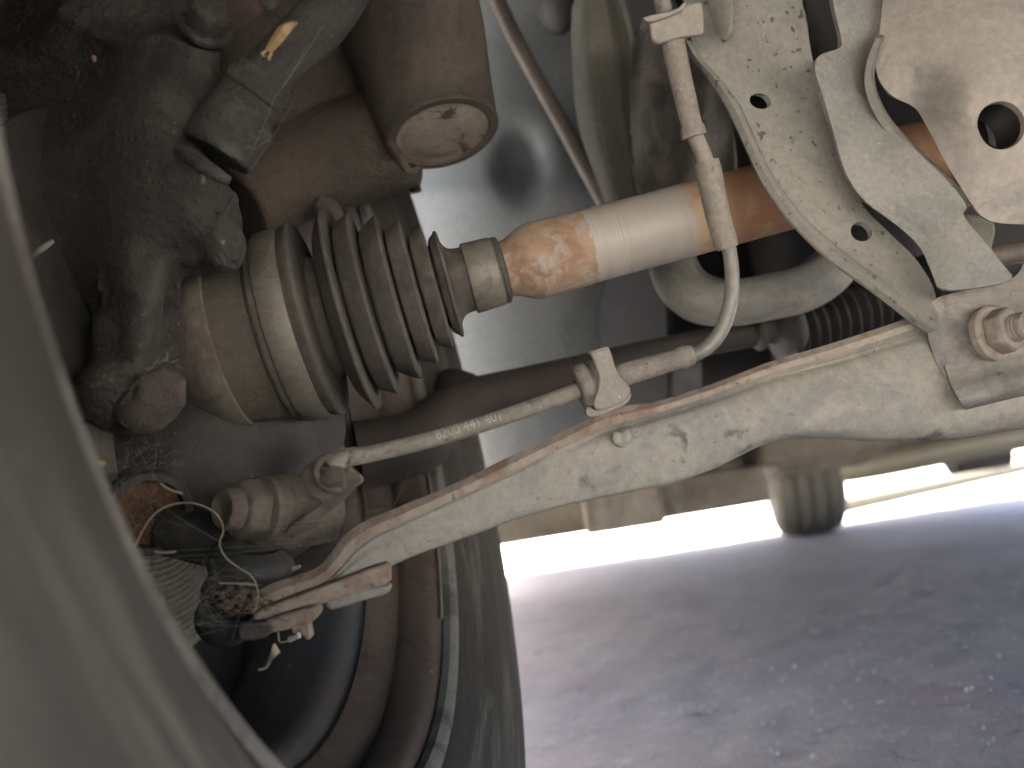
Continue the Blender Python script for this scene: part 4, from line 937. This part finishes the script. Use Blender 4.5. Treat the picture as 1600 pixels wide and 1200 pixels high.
# tuft of rubbish caught on the ball joint
g = G(); rnd = random.Random(7)
for k in range(150):
    c = Vector((rnd.gauss(375, 24), rnd.gauss(935, 14))); a = rnd.uniform(-.6, .9)+(math.pi if rnd.random() < .5 else 0); L = rnd.uniform(6, 26); z = .342+rnd.uniform(-.006, .008)
    pts = [P(c.x+math.cos(a)*L*t+rnd.gauss(0, 2), c.y-math.sin(a)*L*t+rnd.gauss(0, 2), z+rnd.gauss(0, .001)) for t in (-.5, 0, .5)]
    tube(g, pts, mm(rnd.uniform(.4, 1.05), .34), n=5, samples=6)
o = obj('debris', g, M['debris']); o['kind'] = 'stuff'
g = G()
for k in range(34):
    x = rnd.uniform(345, 402); y = rnd.uniform(920, 955); z = .343
    blob(g, P(x, y, z), (mm(rnd.uniform(4, 9), z), mm(rnd.uniform(3, 7), z), .002), nu=8, nv=6)
o = obj('dirt', g, M['debris']); o['kind'] = 'stuff'

# cobwebs
g = G()
def strand(a, b, r=.00009, sag=3):
    m_ = ((a[0]+b[0])/2, (a[1]+b[1])/2+sag, (a[2]+b[2])/2)
    tube(g, [P(*a), P(*m_), P(*b)], r, n=4, samples=7, caps=False)
for k in range(70):     # sheet left of the ball joint
    a = (rnd.uniform(165, 250), rnd.uniform(690, 820), rnd.uniform(.31, .35)); b = (a[0]+rnd.gauss(0, 45), a[1]+rnd.gauss(0, 40), a[2]+rnd.gauss(0, .006)); strand(a, b, .000035, rnd.uniform(-4, 6))
for k in range(46):
    a = (rnd.uniform(235, 330), rnd.uniform(860, 1000), .325); b = (rnd.uniform(320, 400), rnd.uniform(870, 990), .335); strand(a, b, .00003, rnd.uniform(-4, 6))
for a, b in [((250, 862, .335), (640, 830, .36)), ((270, 870, .335), (520, 845, .35)), ((300, 975, .33), (440, 972, .34)), ((240, 780, .33), (350, 850, .335)), ((215, 700, .34), (260, 770, .34)), ((420, 820, .35), (600, 795, .36)),
             ((860, 630, .38), (915, 645, .378)), ((865, 505, .40), (895, 575, .39)), ((640, 735, .37), (610, 800, .365)), ((400, 830, .345), (660, 795, .365)), ((245, 700, .34), (236, 760, .34)), ((375, 955, .338), (362, 1000, .337)),
             ((330, 872, .335), (345, 915, .335)), ((316, 872, .335), (330, 920, .335)), ((390, 245, .35), (430, 150, .35)), ((385, 275, .35), (455, 165, .35)), ((430, 150, .352), (505, 40, .36)), ((440, 140, .352), (480, 70, .356))]:
    strand(a, b, .00006, 4)
for k in range(22): 
    t = rnd.random(); a = (390+t*60+rnd.gauss(0, 3), 240-t*95+rnd.gauss(0, 3), .348); strand(a, (a[0]+rnd.gauss(0, 16), a[1]+rnd.gauss(0, 16), .35), .00004, 2)
for k in range(20):     # thread round the lug bolt
    t = k/20; x = 190+95*t; y = 630-60*math.sin(t*2.3)-8*t; strand((x, y, .333), (x+rnd.gauss(6, 4), y-rnd.gauss(4, 4), .333), .00015, 1)
for k in range(90):
    x, y = rnd.gauss(225, 28), rnd.gauss(735, 45); blob(g, P(x, y, rnd.uniform(.32, .35)), rnd.uniform(.00012, .0003), nu=5, nv=4)
o = obj('cobweb', g, M['web']); o['kind'] = 'stuff'

# pieces of pieces: put each under the part it belongs to
def under_part(root, child, part):
    kids = [c for c in root.children]
    tgt = [c for c in kids if c.name.split('.')[0] == part]
    if not tgt: return
    for c in kids:
        if c.name.split('.')[0] == child and c is not tgt[0]: c.parent = tgt[0]
for root, child, part in [(sf, 'bolt_end', 'nut'), (sf, 'washer', 'nut'), (sf, 'nut', 'bracket_plate'), (kn, 'washer', 'bolt_boss'), (kn, 'bolt_end', 'nut'), (sc, 'lettering', 'cable'), (cl, 'cap_ring', 'housing'), (cl, 'end_cap', 'housing'),
                          (wheel, 'tread_block', 'tyre'), (wheel, 'spoke', 'rim'), (wheel, 'hub_disc', 'rim'), (wheel, 'rim_flange', 'rim'), (wheel, 'bead_seat', 'rim'), (ds, 'large_clamp', 'rubber_boot'), (ds, 'small_clamp', 'rubber_boot'), (ds, 'boot_lip', 'rubber_boot'), (ds, 'joint_flange', 'joint_cup'),
                          (rw, 'brake_drum', 'rim'), (cc, 'strap_top', 'strap'), (kb, 'clip_loop', 'bracket_plate'), (kb, 'bracket_edge', 'bracket_plate')]:
    if (root, child) == (sf, 'nut'): continue
    under_part(root, child, part)
for o in list(COL.objects):
    if o.parent is None:
        g_ = {'straw_stem': 'dry stems caught round the ball joint', 'dry_leaf': 'dry leaf scraps', 'dirt_clod': 'dirt clods on the knuckle'}.get(o.name.split('.')[0])
        if g_: o['group'] = g_
